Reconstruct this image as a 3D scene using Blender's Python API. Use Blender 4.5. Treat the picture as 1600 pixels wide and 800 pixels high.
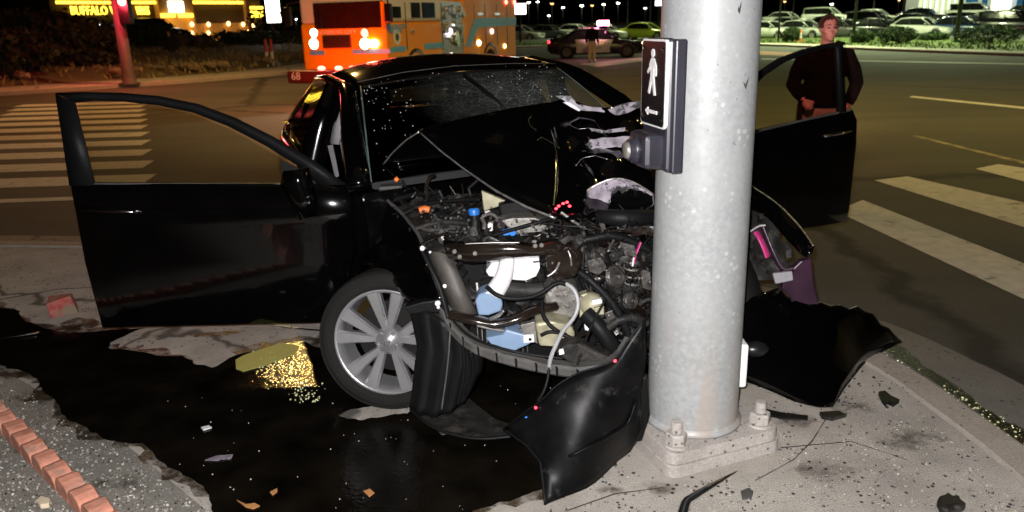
import bpy, bmesh, math, random
from mathutils import Vector, Matrix, noise
from mathutils.geometry import tessellate_polygon
R = math.radians
random.seed(7)
for o in list(bpy.data.objects):
    bpy.data.objects.remove(o)
SC = bpy.context.scene
COL = SC.collection

# ---------------------------------------------------------------- camera
CAM_H = 1.7; FPX = 1200.0; TILT = R(16.8); ROLL = R(-1.5)
CM = Matrix.Rotation(math.pi/2-TILT, 3, 'X') @ Matrix.Rotation(ROLL, 3, 'Z')
cd = bpy.data.cameras.new('camera'); cam = bpy.data.objects.new('camera', cd); COL.objects.link(cam)
cam.matrix_world = Matrix.Translation((0, 0, CAM_H)) @ CM.to_4x4()
cd.sensor_width = 36; cd.lens = 27; cd.clip_start = .05; cd.clip_end = 3000
cd.dof.use_dof = True; cd.dof.focus_distance = 3.1; cd.dof.aperture_fstop = 4.0
SC.camera = cam
# ---------------------------------------------------------------- night sky
W = bpy.data.worlds.new('World'); SC.world = W; W.use_nodes = True
nt = W.node_tree; nt.nodes.clear()
sky = nt.nodes.new('ShaderNodeTexSky'); sky.sky_type = 'NISHITA'; sky.sun_disc = False
sky.sun_elevation = R(-3); sky.sun_rotation = R(200)
mx = nt.nodes.new('ShaderNodeMixRGB'); mx.blend_type = 'MULTIPLY'; mx.inputs[0].default_value = 1
mx.inputs[2].default_value = (1, .62, .38, 1)
bg = nt.nodes.new('ShaderNodeBackground'); bg.inputs[1].default_value = .05
wo = nt.nodes.new('ShaderNodeOutputWorld')
nt.links.new(sky.outputs[0], mx.inputs[1]); nt.links.new(mx.outputs[0], bg.inputs[0]); nt.links.new(bg.outputs[0], wo.inputs[0])
def lamp(name, kind, loc, col, power, size=.1, target=None, angle=None, blend=.5, spec=1.0):
    l = bpy.data.lights.new(name, kind); l.color = col; l.energy = power
    l.specular_factor = spec
    if kind in ('POINT', 'SPOT'): l.shadow_soft_size = size
    o = bpy.data.objects.new(name, l); COL.objects.link(o); o.location = loc
    if kind == 'SPOT': l.spot_size = angle; l.spot_blend = blend
    if kind == 'SUN': l.angle = angle
    if target is not None:
        o.rotation_euler = (Vector(target)-Vector(loc)).to_track_quat('-Z', 'Y').to_euler()
    return o
# very faint sky glow of the town, and the photographer's flash just above the lens
lamp('sky_glow', 'SUN', (0, 0, 30), (1, .72, .42), .035, target=(-4, 6, 0), angle=R(60))
lamp('camera_flash', 'SPOT', (-.05, -.03, CAM_H+.07), (1, .97, .96), 780, .016, target=(.1, 5, .05), angle=R(92), blend=.35)
SC.view_settings.view_transform = 'Standard'; SC.view_settings.look = 'None'
SC.view_settings.exposure = 0; SC.view_settings.gamma = 1; SC.view_settings.use_curve_mapping = False
SC.render.engine = 'CYCLES'

# ---------------------------------------------------------------- helpers
def V(*a): return Vector(a[0] if len(a) == 1 else a)
def ray(px, py): return CM @ V((px-800)/FPX, (400-py)/FPX, -1)
CP = V(0, 0, CAM_H)
def G(px, py, z=0):
    d = ray(px, py); return CP + d*((z-CAM_H)/d.z)
def at(px, py, Y):
    d = ray(px, py); return CP + d*(Y/d.y)
class Frame:
    def __init__(s, o, rz, m=None):
        s.m = m or (Matrix.Translation(o) @ Matrix.Rotation(rz, 4, 'Z')); s.i = s.m.inverted(); s.o = V(o); s.rz = rz
    def loc(s, p): return s.i @ V(p)
    def on(s, px, py, ax, val):          # where a sight line meets a plane of the thing
        p = s.i @ CP; d = s.i.to_3x3() @ ray(px, py)
        return p + d*((val-p[ax])/d[ax])
    def at(s, px, py, Y): return s.i @ at(px, py, Y)
def tag(o, label=None, cat=None, group=None, kind=None):
    if label: o['label'] = label
    if cat: o['category'] = cat
    if group: o['group'] = group
    if kind: o['kind'] = kind
    return o
def empty(name, loc=(0, 0, 0), rz=0, label=None, cat=None, group=None, m=None):
    o = bpy.data.objects.new(name, None); COL.objects.link(o); o.empty_display_size = .1
    if m: o.matrix_world = m
    else: o.location = loc; o.rotation_euler = (0, 0, rz)
    return tag(o, label, cat, group)
class MB:
    def __init__(s): s.v = []; s.f = []
    def add(s, vs, fs):
        n = len(s.v); s.v += [tuple(v) for v in vs]; s.f += [tuple(i+n for i in f) for f in fs]; return s
    def box(s, c, d, rot=None, taper=1.0):
        vs = []
        for z in (-.5, .5):
            t = 1 if z < 0 else taper
            for x, y in ((-.5, -.5), (.5, -.5), (.5, .5), (-.5, .5)): vs.append(V(x*d[0]*t, y*d[1]*t, z*d[2]))
        if rot is not None:
            if not isinstance(rot, Matrix): rot = Matrix.Rotation(rot, 3, 'Z')
            vs = [rot @ v for v in vs]
        return s.add([v+V(c) for v in vs], [(3, 2, 1, 0), (4, 5, 6, 7), (0, 1, 5, 4), (1, 2, 6, 5), (2, 3, 7, 6), (3, 0, 4, 7)])
    def bb(s, x0, x1, y0, y1, z0, z1): return s.box(((x0+x1)/2, (y0+y1)/2, (z0+z1)/2), (abs(x1-x0), abs(y1-y0), abs(z1-z0)))
    def tube(s, pts, r, n=8, caps=True, flat=1.0):
        pts = [V(p) for p in pts]; m = len(pts)
        rs = r if isinstance(r, (list, tuple)) else [r]*m
        t0 = (pts[1]-pts[0]).normalized()
        up = V(0, 0, 1) if abs(t0.z) < .9 else V(1, 0, 0)
        x = t0.cross(up).normalized(); rings = []
        for i in range(m):
            t = (pts[min(i+1, m-1)]-pts[max(i-1, 0)]).normalized()
            x = (x-t*x.dot(t)).normalized(); y = t.cross(x)
            rings.append([pts[i]+x*(math.cos(2*math.pi*k/n)*rs[i])+y*(math.sin(2*math.pi*k/n)*rs[i]*flat) for k in range(n)])
        vs = [p for g in rings for p in g]; fs = []
        for i in range(m-1):
            for k in range(n):
                k2 = (k+1) % n; fs.append((i*n+k, i*n+k2, (i+1)*n+k2, (i+1)*n+k))
        if caps: fs += [tuple(range(n))[::-1], tuple((m-1)*n+k for k in range(n))]
        return s.add(vs, fs)
    def cyl(s, a, b, r0, r1=None, n=16): return s.tube([a, b], [r0, r0 if r1 is None else r1], n)
    def lathe(s, prof, n=24, m=None):     # profile of (radius, z), turned about z
        vs = [V(r*math.cos(2*math.pi*k/n), r*math.sin(2*math.pi*k/n), z) for r, z in prof for k in range(n)]
        if m is not None: vs = [m @ v for v in vs]
        fs = []
        for i in range(len(prof)-1):
            for k in range(n):
                k2 = (k+1) % n; fs.append((i*n+k, i*n+k2, (i+1)*n+k2, (i+1)*n+k))
        return s.add(vs, fs)
    def grid(s, rows):
        n = len(rows[0]); vs = [p for r in rows for p in r]
        return s.add(vs, [(i*n+j, i*n+j+1, (i+1)*n+j+1, (i+1)*n+j) for i in range(len(rows)-1) for j in range(n-1)])
    def poly(s, pts): return s.add(pts, [tuple(range(len(pts)))])
    def slab(s, pts, off):               # a polygon given thickness
        n = len(pts); o = V(off); vs = [V(p) for p in pts]+[V(p)+o for p in pts]
        tri = tessellate_polygon([[V(p) for p in pts]])
        return s.add(vs, [tuple(t) for t in tri]+[tuple(i+n for i in t)[::-1] for t in tri]+[(i, (i+1) % n, (i+1) % n+n, i+n) for i in range(n)])
    def ell(s, c, r, nu=12, nv=8, rot=None, jit=0):
        vs = []; fs = []
        for j in range(nv+1):
            ph = math.pi*j/nv
            for i in range(nu):
                th = 2*math.pi*i/nu; k = 1+random.uniform(-jit, jit)
                p = V(r[0]*math.sin(ph)*math.cos(th)*k, r[1]*math.sin(ph)*math.sin(th)*k, r[2]*math.cos(ph)*k)
                vs.append((rot @ p if rot is not None else p)+V(c))
        for j in range(nv):
            for i in range(nu):
                i2 = (i+1) % nu; fs.append((j*nu+i, (j+1)*nu+i, (j+1)*nu+i2, j*nu+i2))
        return s.add(vs, fs)
    def build(s, name, mat, parent=None, smooth=False, bevel=0, solid=0, off=0, sub=0, weld=False, seg=2, **tg):
        me = bpy.data.meshes.new(name); me.from_pydata(s.v, [], s.f)
        bm = bmesh.new(); bm.from_mesh(me)
        if weld: bmesh.ops.remove_doubles(bm, verts=bm.verts, dist=1e-5)
        if solid == 0: bmesh.ops.recalc_face_normals(bm, faces=bm.faces)
        bm.to_mesh(me); bm.free()
        me.materials.append(mat)
        o = bpy.data.objects.new(name, me); COL.objects.link(o); o.parent = parent
        if smooth: me.polygons.foreach_set('use_smooth', [True]*len(me.polygons))
        if solid:
            q = o.modifiers.new('s', 'SOLIDIFY'); q.thickness = solid; q.offset = off
        if sub:
            q = o.modifiers.new('u', 'SUBSURF'); q.levels = sub; q.render_levels = sub
        if bevel:
            q = o.modifiers.new('b', 'BEVEL'); q.width = bevel; q.segments = seg; q.limit_method = 'ANGLE'
        return tag(o, **tg) if tg else o
def lerp(a, b, t): return a+(b-a)*t
def samp(pl, t):                          # a point along a polyline, 0..1 by length
    ds = [(pl[i+1]-pl[i]).length for i in range(len(pl)-1)]; L = sum(ds)*t
    for i, d in enumerate(ds):
        if L <= d or i == len(ds)-1: return pl[i].lerp(pl[i+1], min(1, L/max(d, 1e-9)))
        L -= d
def coons(top, bot, left, right, n=14, m=12):
    rows = []
    for i in range(m+1):
        v = i/m; row = []
        for j in range(n+1):
            u = j/n; a = samp(top, u).lerp(samp(bot, u), v); b = samp(left, v).lerp(samp(right, v), u)
            c = (top[0].lerp(top[-1], u)).lerp(bot[0].lerp(bot[-1], u), v)
            row.append(a+b-c)
        rows.append(row)
    return rows
def smoothed(rows, it=1):
    for _ in range(it):
        new = [[p.copy() for p in r] for r in rows]
        for i in range(1, len(rows)-1):
            for j in range(1, len(rows[0])-1):
                new[i][j] = (rows[i-1][j]+rows[i+1][j]+rows[i][j-1]+rows[i][j+1]+rows[i][j]*2)/6
        rows = new
    return rows
def kids(o): return [c for c in COL.objects if c.parent == o]
def copy_tree(o, parent=None):
    c = o.copy(); COL.objects.link(c); c.parent = parent
    for k in o.children: copy_tree(k, c)
    return c
def text(name, s, size, mat, parent, loc, rot, ext=.004, stretch=1.0):
    cu = bpy.data.curves.new(name, 'FONT'); cu.body = s; cu.size = size; cu.extrude = ext
    cu.align_x = 'CENTER'; cu.align_y = 'CENTER'; cu.resolution_u = 2
    t = bpy.data.objects.new('t', cu); COL.objects.link(t)
    me = bpy.data.meshes.new_from_object(t.evaluated_get(bpy.context.evaluated_depsgraph_get()))
    bpy.data.objects.remove(t); me.name = name; me.materials.clear(); me.materials.append(mat)
    o = bpy.data.objects.new(name, me); COL.objects.link(o); o.parent = parent
    o.location = loc; o.rotation_euler = rot; o.scale = (stretch, 1, 1)
    return o

# ---------------------------------------------------------------- materials
def lk(nt, a, b): nt.links.new(a, b)
def mat(name, c, r=.5, m=0, var=.18, vs=6, bump=0, bs=40, em=None, es=0, coat=0, c2=None, c2at=.55, c2w=.08, c2s=3, ior=1.5, rv=.1, det=6, tr=0, spec=.5):
    M = bpy.data.materials.new(name); M.use_nodes = True; nt = M.node_tree; N = nt.nodes
    p = N['Principled BSDF']; tc = N.new('ShaderNodeTexCoord')
    no = N.new('ShaderNodeTexNoise'); no.inputs['Scale'].default_value = vs; no.inputs['Detail'].default_value = det
    lk(nt, tc.outputs['Object'], no.inputs['Vector'])
    rp = N.new('ShaderNodeValToRGB'); e = rp.color_ramp.elements
    e[0].position = .3; e[1].position = .7
    e[0].color = tuple(x*(1-var) for x in c)+(1,); e[1].color = tuple(min(1, x*(1+var)) for x in c)+(1,)
    lk(nt, no.outputs[0], rp.inputs[0]); out = rp.outputs[0]
    if c2:
        n2 = N.new('ShaderNodeTexNoise'); n2.inputs['Scale'].default_value = c2s; n2.inputs['Detail'].default_value = 8; n2.inputs['Roughness'].default_value = .65
        lk(nt, tc.outputs['Object'], n2.inputs['Vector'])
        mr = N.new('ShaderNodeMapRange'); mr.inputs[1].default_value = c2at-c2w; mr.inputs[2].default_value = c2at+c2w
        lk(nt, n2.outputs[0], mr.inputs[0]); mm = N.new('ShaderNodeMixRGB'); lk(nt, mr.outputs[0], mm.inputs[0])
        lk(nt, out, mm.inputs[1]); mm.inputs[2].default_value = tuple(c2)+(1,); out = mm.outputs[0]
    lk(nt, out, p.inputs['Base Color'])
    p.inputs['Metallic'].default_value = m; p.inputs['IOR'].default_value = ior
    rr = N.new('ShaderNodeMapRange'); rr.inputs[3].default_value = max(.02, r-rv); rr.inputs[4].default_value = min(1, r+rv)
    lk(nt, no.outputs[0], rr.inputs[0]); lk(nt, rr.outputs[0], p.inputs['Roughness'])
    p.inputs['Specular IOR Level'].default_value = spec
    if coat: p.inputs['Coat Weight'].default_value = coat; p.inputs['Coat Roughness'].default_value = .03
    if tr: p.inputs['Transmission Weight'].default_value = tr
    if em: p.inputs['Emission Color'].default_value = tuple(em)+(1,); p.inputs['Emission Strength'].default_value = es
    if bump:
        nb = N.new('ShaderNodeTexNoise'); nb.inputs['Scale'].default_value = bs; nb.inputs['Detail'].default_value = 5
        lk(nt, tc.outputs['Object'], nb.inputs['Vector'])
        b = N.new('ShaderNodeBump'); b.inputs['Strength'].default_value = bump; b.inputs['Distance'].default_value = .01
        lk(nt, nb.outputs[0], b.inputs['Height']); lk(nt, b.outputs[0], p.inputs['Normal'])
    return M
def glass(name, tint=(.75, .8, .76), gl=.06, crack=False, rough=.02):
    M = bpy.data.materials.new(name); M.use_nodes = True; nt = M.node_tree; N = nt.nodes; N.clear()
    out = N.new('ShaderNodeOutputMaterial'); t = N.new('ShaderNodeBsdfTransparent'); t.inputs[0].default_value = tint+(1,)
    g = N.new('ShaderNodeBsdfGlossy'); g.inputs['Roughness'].default_value = rough
    fr = N.new('ShaderNodeFresnel'); fr.inputs[0].default_value = 1.45
    mx = N.new('ShaderNodeMixShader'); lk(nt, fr.outputs[0], mx.inputs[0]); lk(nt, t.outputs[0], mx.inputs[1]); lk(nt, g.outputs[0], mx.inputs[2])
    sh = mx.outputs[0]
    if crack:
        tc = N.new('ShaderNodeTexCoord')
        nz = N.new('ShaderNodeTexNoise'); nz.inputs['Scale'].default_value = 3; lk(nt, tc.outputs['Object'], nz.inputs['Vector'])
        ad = N.new('ShaderNodeMixRGB'); ad.inputs[0].default_value = .12; lk(nt, tc.outputs['Object'], ad.inputs[1]); lk(nt, nz.outputs['Color'], ad.inputs[2])
        vo = N.new('ShaderNodeTexVoronoi'); vo.feature = 'DISTANCE_TO_EDGE'; vo.inputs['Scale'].default_value = 24; lk(nt, ad.outputs[0], vo.inputs['Vector'])
        lt = N.new('ShaderNodeMath'); lt.operation = 'LESS_THAN'; lt.inputs[1].default_value = .012; lk(nt, vo.outputs['Distance'], lt.inputs[0])
        dd = N.new('ShaderNodeVectorMath'); dd.operation = 'DISTANCE'; dd.inputs[1].default_value = crack; lk(nt, tc.outputs['Object'], dd.inputs[0])
        mr = N.new('ShaderNodeMapRange'); mr.inputs[1].default_value = .62; mr.inputs[2].default_value = .1; mr.inputs[3].default_value = 0; mr.inputs[4].default_value = 1; lk(nt, dd.outputs['Value'], mr.inputs[0])
        n3 = N.new('ShaderNodeTexNoise'); n3.inputs['Scale'].default_value = 9; n3.inputs['Detail'].default_value = 4; lk(nt, tc.outputs['Object'], n3.inputs['Vector'])
        hz = N.new('ShaderNodeMath'); hz.operation = 'MULTIPLY'; hz.inputs[1].default_value = .2; lk(nt, n3.outputs[0], hz.inputs[0])
        m1 = N.new('ShaderNodeMath'); m1.operation = 'MULTIPLY_ADD'; m1.inputs[1].default_value = .4; lk(nt, lt.outputs[0], m1.inputs[0]); lk(nt, hz.outputs[0], m1.inputs[2])
        m2 = N.new('ShaderNodeMath'); m2.operation = 'MULTIPLY'; lk(nt, m1.outputs[0], m2.inputs[0]); lk(nt, mr.outputs[0], m2.inputs[1])
        df = N.new('ShaderNodeBsdfDiffuse'); df.inputs[0].default_value = (.5, .56, .52, 1)
        mx2 = N.new('ShaderNodeMixShader'); lk(nt, m2.outputs[0], mx2.inputs[0]); lk(nt, sh, mx2.inputs[1]); lk(nt, df.outputs[0], mx2.inputs[2]); sh = mx2.outputs[0]
    lk(nt, sh, out.inputs[0])
    return M
def zinc(name):
    M = bpy.data.materials.new(name); M.use_nodes = True; nt = M.node_tree; N = nt.nodes; p = N['Principled BSDF']
    tc = N.new('ShaderNodeTexCoord'); ob = tc.outputs['Object']
    def noi(s, d=5, ro=.6):
        n = N.new('ShaderNodeTexNoise'); n.inputs['Scale'].default_value = s; n.inputs['Detail'].default_value = d; n.inputs['Roughness'].default_value = ro; lk(nt, ob, n.inputs['Vector']); return n.outputs[0]
    def rng(x, a, b, c=0, d=1):
        m = N.new('ShaderNodeMapRange'); m.inputs[1].default_value = a; m.inputs[2].default_value = b; m.inputs[3].default_value = c; m.inputs[4].default_value = d; lk(nt, x, m.inputs[0]); return m.outputs[0]
    def mix(f, a, b, mode='MIX'):
        m = N.new('ShaderNodeMixRGB'); m.blend_type = mode; lk(nt, f, m.inputs[0]) if not isinstance(f, float) else setattr(m.inputs[0], 'default_value', f)
        for i, x in ((1, a), (2, b)):
            if isinstance(x, tuple): m.inputs[i].default_value = x+(1,)
            else: lk(nt, x, m.inputs[i])
        return m.outputs[0]
    base = mix(rng(noi(3), .3, .7), (.25, .263, .265), (.33, .34, .342))
    base = mix(rng(noi(45, 4), .4, .65), base, (.33, .343, .347))
    vo = N.new('ShaderNodeTexVoronoi'); vo.inputs['Scale'].default_value = 34; vo.inputs['Randomness'].default_value = 1; lk(nt, ob, vo.inputs['Vector'])
    cut = rng(vo.outputs['Distance'], .34, .26); sel = rng(noi(9, 3), .54, .62)
    mu = N.new('ShaderNodeMath'); mu.operation = 'MULTIPLY'; lk(nt, cut, mu.inputs[0]); lk(nt, sel, mu.inputs[1])
    base = mix(mu.outputs[0], base, (.42, .43, .435))
    sp = rng(noi(60, 2), .68, .72); base = mix(sp, base, (.4, .41, .415))
    dk = rng(noi(38, 3), .7, .75); base = mix(dk, base, (.12, .12, .12))
    # grime and pale stains that rise from the foot
    sx = N.new('ShaderNodeSeparateXYZ'); lk(nt, ob, sx.inputs[0])
    lo = rng(sx.outputs['Z'], .75, .0); st = N.new('ShaderNodeMapping'); st.inputs['Scale'].default_value = (9, 9, 1.2); lk(nt, ob, st.inputs[0])
    sn = N.new('ShaderNodeTexNoise'); sn.inputs['Scale'].default_value = 2; sn.inputs['Detail'].default_value = 6; lk(nt, st.outputs[0], sn.inputs['Vector'])
    mu2 = N.new('ShaderNodeMath'); mu2.operation = 'MULTIPLY'; lk(nt, lo, mu2.inputs[0]); lk(nt, rng(sn.outputs[0], .42, .62), mu2.inputs[1])
    base = mix(mu2.outputs[0], base, (.33, .285, .25))
    lk(nt, base, p.inputs['Base Color']); p.inputs['Metallic'].default_value = .03
    lk(nt, rng(noi(20), .3, .7, .42, .62), p.inputs['Roughness'])
    b = N.new('ShaderNodeBump'); b.inputs['Strength'].default_value = .25; b.inputs['Distance'].default_value = .004; lk(nt, noi(35, 4), b.inputs['Height']); lk(nt, b.outputs[0], p.inputs['Normal'])
    return M

M = {}
M['paint'] = mat('black car paint', (.0012, .0012, .0013), .12, var=.3, coat=.6, rv=.04, spec=.3)
M['plastic'] = mat('black plastic', (.006, .006, .0065), .5, bump=.15, bs=90, spec=.15)
M['grey_plastic'] = mat('dusty grey plastic', (.06, .058, .055), .6, var=.35, vs=14, bump=.2, bs=120)
M['rubber'] = mat('tyre rubber', (.012, .0115, .011), .8, bump=.2, bs=150, spec=.15)
M['alloy'] = mat('brushed alloy', (.48, .48, .5), .3, .75, var=.1)
M['dull'] = mat('dull cast metal', (.2, .19, .175), .5, .55, var=.4, vs=20, bump=.3, bs=60)
M['tan'] = mat('yellowish cast casing', (.32, .3, .2), .55, .2, var=.3, vs=18)
M['chrome'] = mat('chrome', (.7, .7, .72), .12, 1, var=.05)
M['white_plastic'] = mat('milky plastic', (.72, .7, .72), .4, var=.08, vs=10)
M['blue_plastic'] = mat('blue tinted reservoir', (.2, .29, .43), .35, var=.15)
M['primer_and_sheen'] = mat('lavender grey primer and sheen', (.23, .2, .24), .35, var=.5, vs=22, c2=(.01, .01, .01), c2at=.54, c2w=.02, c2s=17)
M['orange'] = mat('orange clip', (.7, .16, .03), .5)
M['blue'] = mat('blue cap', (.02, .16, .55), .4)
M['pink'] = mat('magenta tape', (.45, .03, .16), .4)
M['mauve'] = mat('mauve plastic bracket', (.03, .011, .025), .35, var=.5)
M['bag'] = mat('airbag cloth', (.42, .4, .38), .8, bump=.4, bs=25)
M['grey_trim'] = mat('grey pillar trim', (.28, .27, .29), .6)
M['seat'] = mat('charcoal seat cloth', (.015, .015, .016), .8)
M['glass'] = glass('side glass', (.62, .68, .6))
M['windshield'] = glass('cracked windscreen', (.5, .56, .54), crack=(.3, 1.2, 1.27))
M['zinc'] = zinc('galvanised steel')
M['lamp_red'] = mat('red lens lit', (.4, .01, .01), .3, em=(1, .03, .05), es=8)
M['dark_red'] = mat('red lens', (.25, .01, .01), .2)
M['white'] = mat('white paint', (.75, .75, .74), .5, var=.06)
M['black'] = mat('black enamel', (.008, .008, .009), .3)
M['housing'] = mat('black button housing', (.025, .024, .034), .38, coat=.2)

# ================================================================ the setting
def ground_mat(name, c, c2, sp=(.02, .02, .02), specks=.7, r=.85, ss=40, bump=.5, bs=90, s1=1.3, r2=None, crack=0, streak=None):
    m = bpy.data.materials.new(name); m.use_nodes = True; nt = m.node_tree; N = nt.nodes; p = N['Principled BSDF']
    tc = N.new('ShaderNodeTexCoord'); ob = tc.outputs['Object']
    def noi(s, d=6, ro=.6):
        n = N.new('ShaderNodeTexNoise'); n.inputs['Scale'].default_value = s; n.inputs['Detail'].default_value = d; n.inputs['Roughness'].default_value = ro; lk(nt, ob, n.inputs['Vector']); return n.outputs[0]
    def rng(x, a, b, c=0, d=1):
        q = N.new('ShaderNodeMapRange'); q.inputs[1].default_value = a; q.inputs[2].default_value = b; q.inputs[3].default_value = c; q.inputs[4].default_value = d; lk(nt, x, q.inputs[0]); return q.outputs[0]
    def mix(f, a, b):
        q = N.new('ShaderNodeMixRGB'); lk(nt, f, q.inputs[0])
        for i, x in ((1, a), (2, b)):
            if isinstance(x, tuple): q.inputs[i].default_value = x+(1,)
            else: lk(nt, x, q.inputs[i])
        return q.outputs[0]
    a = mix(rng(noi(s1, 8, .7), .35, .65), c, c2)
    a = mix(rng(noi(bs, 3), .35, .7, 0, .45), a, tuple(x*.45 for x in c))
    vo = N.new('ShaderNodeTexVoronoi'); vo.inputs['Scale'].default_value = ss; lk(nt, ob, vo.inputs['Vector'])
    k = rng(vo.outputs['Distance'], .22, .16)
    mu = N.new('ShaderNodeMath'); mu.operation = 'MULTIPLY'; lk(nt, k, mu.inputs[0]); lk(nt, rng(noi(5, 3), specks-.12, specks-.04), mu.inputs[1])
    a = mix(mu.outputs[0], a, sp)
    if streak:
        mp = N.new('ShaderNodeMapping'); mp.inputs['Scale'].default_value = streak; lk(nt, ob, mp.inputs[0])
        ns = N.new('ShaderNodeTexNoise'); ns.inputs['Scale'].default_value = 1; ns.inputs['Detail'].default_value = 6; lk(nt, mp.outputs[0], ns.inputs['Vector'])
        a = mix(rng(ns.outputs[0], .4, .68, 0, .6), a, tuple(x*.55 for x in c))
    if crack:
        v2 = N.new('ShaderNodeTexVoronoi'); v2.feature = 'DISTANCE_TO_EDGE'; v2.inputs['Scale'].default_value = crack
        nz = N.new('ShaderNodeTexNoise'); nz.inputs['Scale'].default_value = 2.5; nz.inputs['Detail'].default_value = 5; lk(nt, ob, nz.inputs['Vector'])
        ad = N.new('ShaderNodeMixRGB'); ad.inputs[0].default_value = .35; lk(nt, ob, ad.inputs[1]); lk(nt, nz.outputs['Color'], ad.inputs[2]); lk(nt, ad.outputs[0], v2.inputs['Vector'])
        a = mix(rng(v2.outputs['Distance'], .012, .003), a, tuple(x*.25 for x in c))
    lk(nt, a, p.inputs['Base Color']); p.inputs['Roughness'].default_value = r
    b = N.new('ShaderNodeBump'); b.inputs['Strength'].default_value = bump; b.inputs['Distance'].default_value = .01; lk(nt, noi(bs, 4, .7), b.inputs['Height']); lk(nt, b.outputs[0], p.inputs['Normal'])
    return m
M['asphalt'] = ground_mat('asphalt', (.075, .07, .058), (.108, .1, .082), specks=.9, ss=60, bs=55, s1=.35, crack=.12, streak=(.06, .9, 1))
M['concrete'] = ground_mat('pavement concrete', (.44, .4, .355), (.7, .64, .57), specks=.56, ss=26, bump=1.2, bs=150, s1=2.2, crack=.5)
M['aggregate'] = ground_mat('exposed aggregate', (.2, .19, .165), (.29, .27, .235), sp=(.5, .48, .42), specks=.5, ss=55, bump=1, bs=110, s1=2.5)
M['kerb'] = ground_mat('kerb concrete', (.38, .32, .27), (.45, .4, .35), specks=.66, ss=30, s1=3)
M['gutter'] = ground_mat('gutter concrete', (.2, .19, .17), (.27, .25, .225), specks=.6, ss=22, s1=2, crack=.9)
M['dirt'] = ground_mat('dry dirt', (.17, .125, .07), (.24, .18, .1), specks=.5, ss=9, s1=.6, bump=1, bs=12)
M['verge'] = mat('mown grass', (.09, .13, .03), .9, var=.4, vs=3, bump=.8, bs=20)
M['road_white'] = mat('worn white road paint', (.62, .6, .55), .7, var=.15, vs=9, c2=(.16, .15, .13), c2at=.66, c2w=.07, c2s=5)
M['road_yellow'] = mat('worn yellow road paint', (.36, .3, .1), .7, c2=(.09, .08, .07), c2at=.5, c2s=4)

def sheet(name, pts, z, m, **k):
    b = MB(); ps = [V(p[0], p[1], z) for p in pts]
    b.add(ps, [tuple(t) for t in tessellate_polygon([ps])])
    return b.build(name, m, **k)
sheet('ground', [(-900, -300), (900, -300), (900, 1500), (-900, 1500)], -.16, M['dirt'], kind='structure')
sheet('road', [(-70, -25), (70, -25), (70, 75), (-70, 75)], -.12, M['asphalt'], kind='structure')
# our corner: kerb line from the right street round to the left street
KERB = [V(2.18, -4, 0), V(2.14, 1.5, 0), V(2.10, 2.8, 0), V(2.03, 3.45, 0), V(1.86, 4.05, 0), V(1.5, 4.6, 0), V(.8, 5.25, 0), V(-.3, 5.8, 0), V(-2, 6.2, 0), V(-5, 6.6, 0), V(-14, 7.4, 0)]
def offset(pl, d):
    out = []
    for i, p in enumerate(pl):
        t = (pl[min(i+1, len(pl)-1)]-pl[max(i-1, 0)]).normalized(); out.append(p+V(-t.y, t.x, 0)*d)
    return out
def dense(pl, step):
    n = max(2, int(sum((pl[i+1]-pl[i]).length for i in range(len(pl)-1))/step)); return [samp(pl, i/n) for i in range(n+1)]
kd = dense(KERB, .15)
inner = offset(kd, .2)
pav = [(p.x, p.y) for p in offset(kd, .212)]+[(-14, -4)]
sheet('pavement', pav, 0, M['concrete'], kind='structure')
# kerb in cast lengths with open joints
root = tag(bpy.data.objects.new('kerb', None), kind='structure'); COL.objects.link(root)
seg = 14
for i0 in range(0, len(kd)-1, seg):
    a = kd[i0:i0+seg+1]
    if len(a) < 2: continue
    a = [a[0].lerp(a[1], .06)]+a[1:-1]+[a[-1].lerp(a[-2], .06)]
    b = offset(a, .2); prof = []
    for q, w in zip(a, b):
        o = (w-q)
        prof.append([q+V(0, 0, -.08), q+o*.06+V(0, 0, -.03), q+o*.2+V(0, 0, .002), q+o*.96+V(0, 0, .008), w+V(0, 0, -.02)])
    MB().grid(prof).build('kerb_stone', M['kerb'], root, smooth=False)
go = offset(kd, -.55)
MB().grid([[V(p.x, p.y, -.115), V(q.x, q.y, -.03)] for p, q in zip(go, kd)]).build('gutter', M['gutter'], kind='structure')
# zebra bars of the right crosswalk, running away along the right street
def bar(name, pts, m, z=-.116):
    w = [G(px, py, -.12) for px, py in pts]; return sheet(name, [(p.x, p.y) for p in w], z, m, kind='structure')
for q in ([(1305, 330), (1348, 313), (1640, 428), (1640, 487)], [(1366, 282), (1418, 276), (1640, 326), (1640, 368)], [(1524, 264), (1560, 257), (1660, 272), (1660, 300)]):
    bar('crosswalk_bar', q, M['road_white'])
# left crosswalk: eleven bars receding to the far corner
for i in range(11):
    Y = 9.95+i*1.17; X = -4.24-(Y-9.07)*.462
    sheet('crosswalk_bar', [(X-3.4, Y-.41), (X, Y-.33), (X-.12, Y+.33), (X-3.5, Y+.25)], -.116, M['road_white'], kind='structure')
sheet('stop_line', [(-12, 8.35), (-4.0, 8.75), (-4.0, 8.95), (-12, 8.6)], -.116, M['road_white'], kind='structure')
bar('lane_line', [(1425, 213), (1429, 211), (1700, 277), (1700, 282)], M['road_yellow'])
bar('lane_line', [(1420, 152), (1426, 150), (1760, 183), (1760, 187)], M['road_white'])
bar('lane_line', [(1190, 93), (1190, 91.4), (1700, 101), (1700, 103)], M['road_white'])
bar('lane_line', [(905, 100), (1000, 90), (1020, 93), (935, 105)], M['road_white'])
# strip of exposed aggregate beside the pavement
agg = [G(-160, 545), G(0, 575), G(190, 690), G(360, 830), G(420, 980)]
sheet('planting_strip', [(p.x, p.y) for p in agg]+[(-1.6, .6), (-6, .6), (-6, 4.2)], .005, M['aggregate'], kind='structure')

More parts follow.
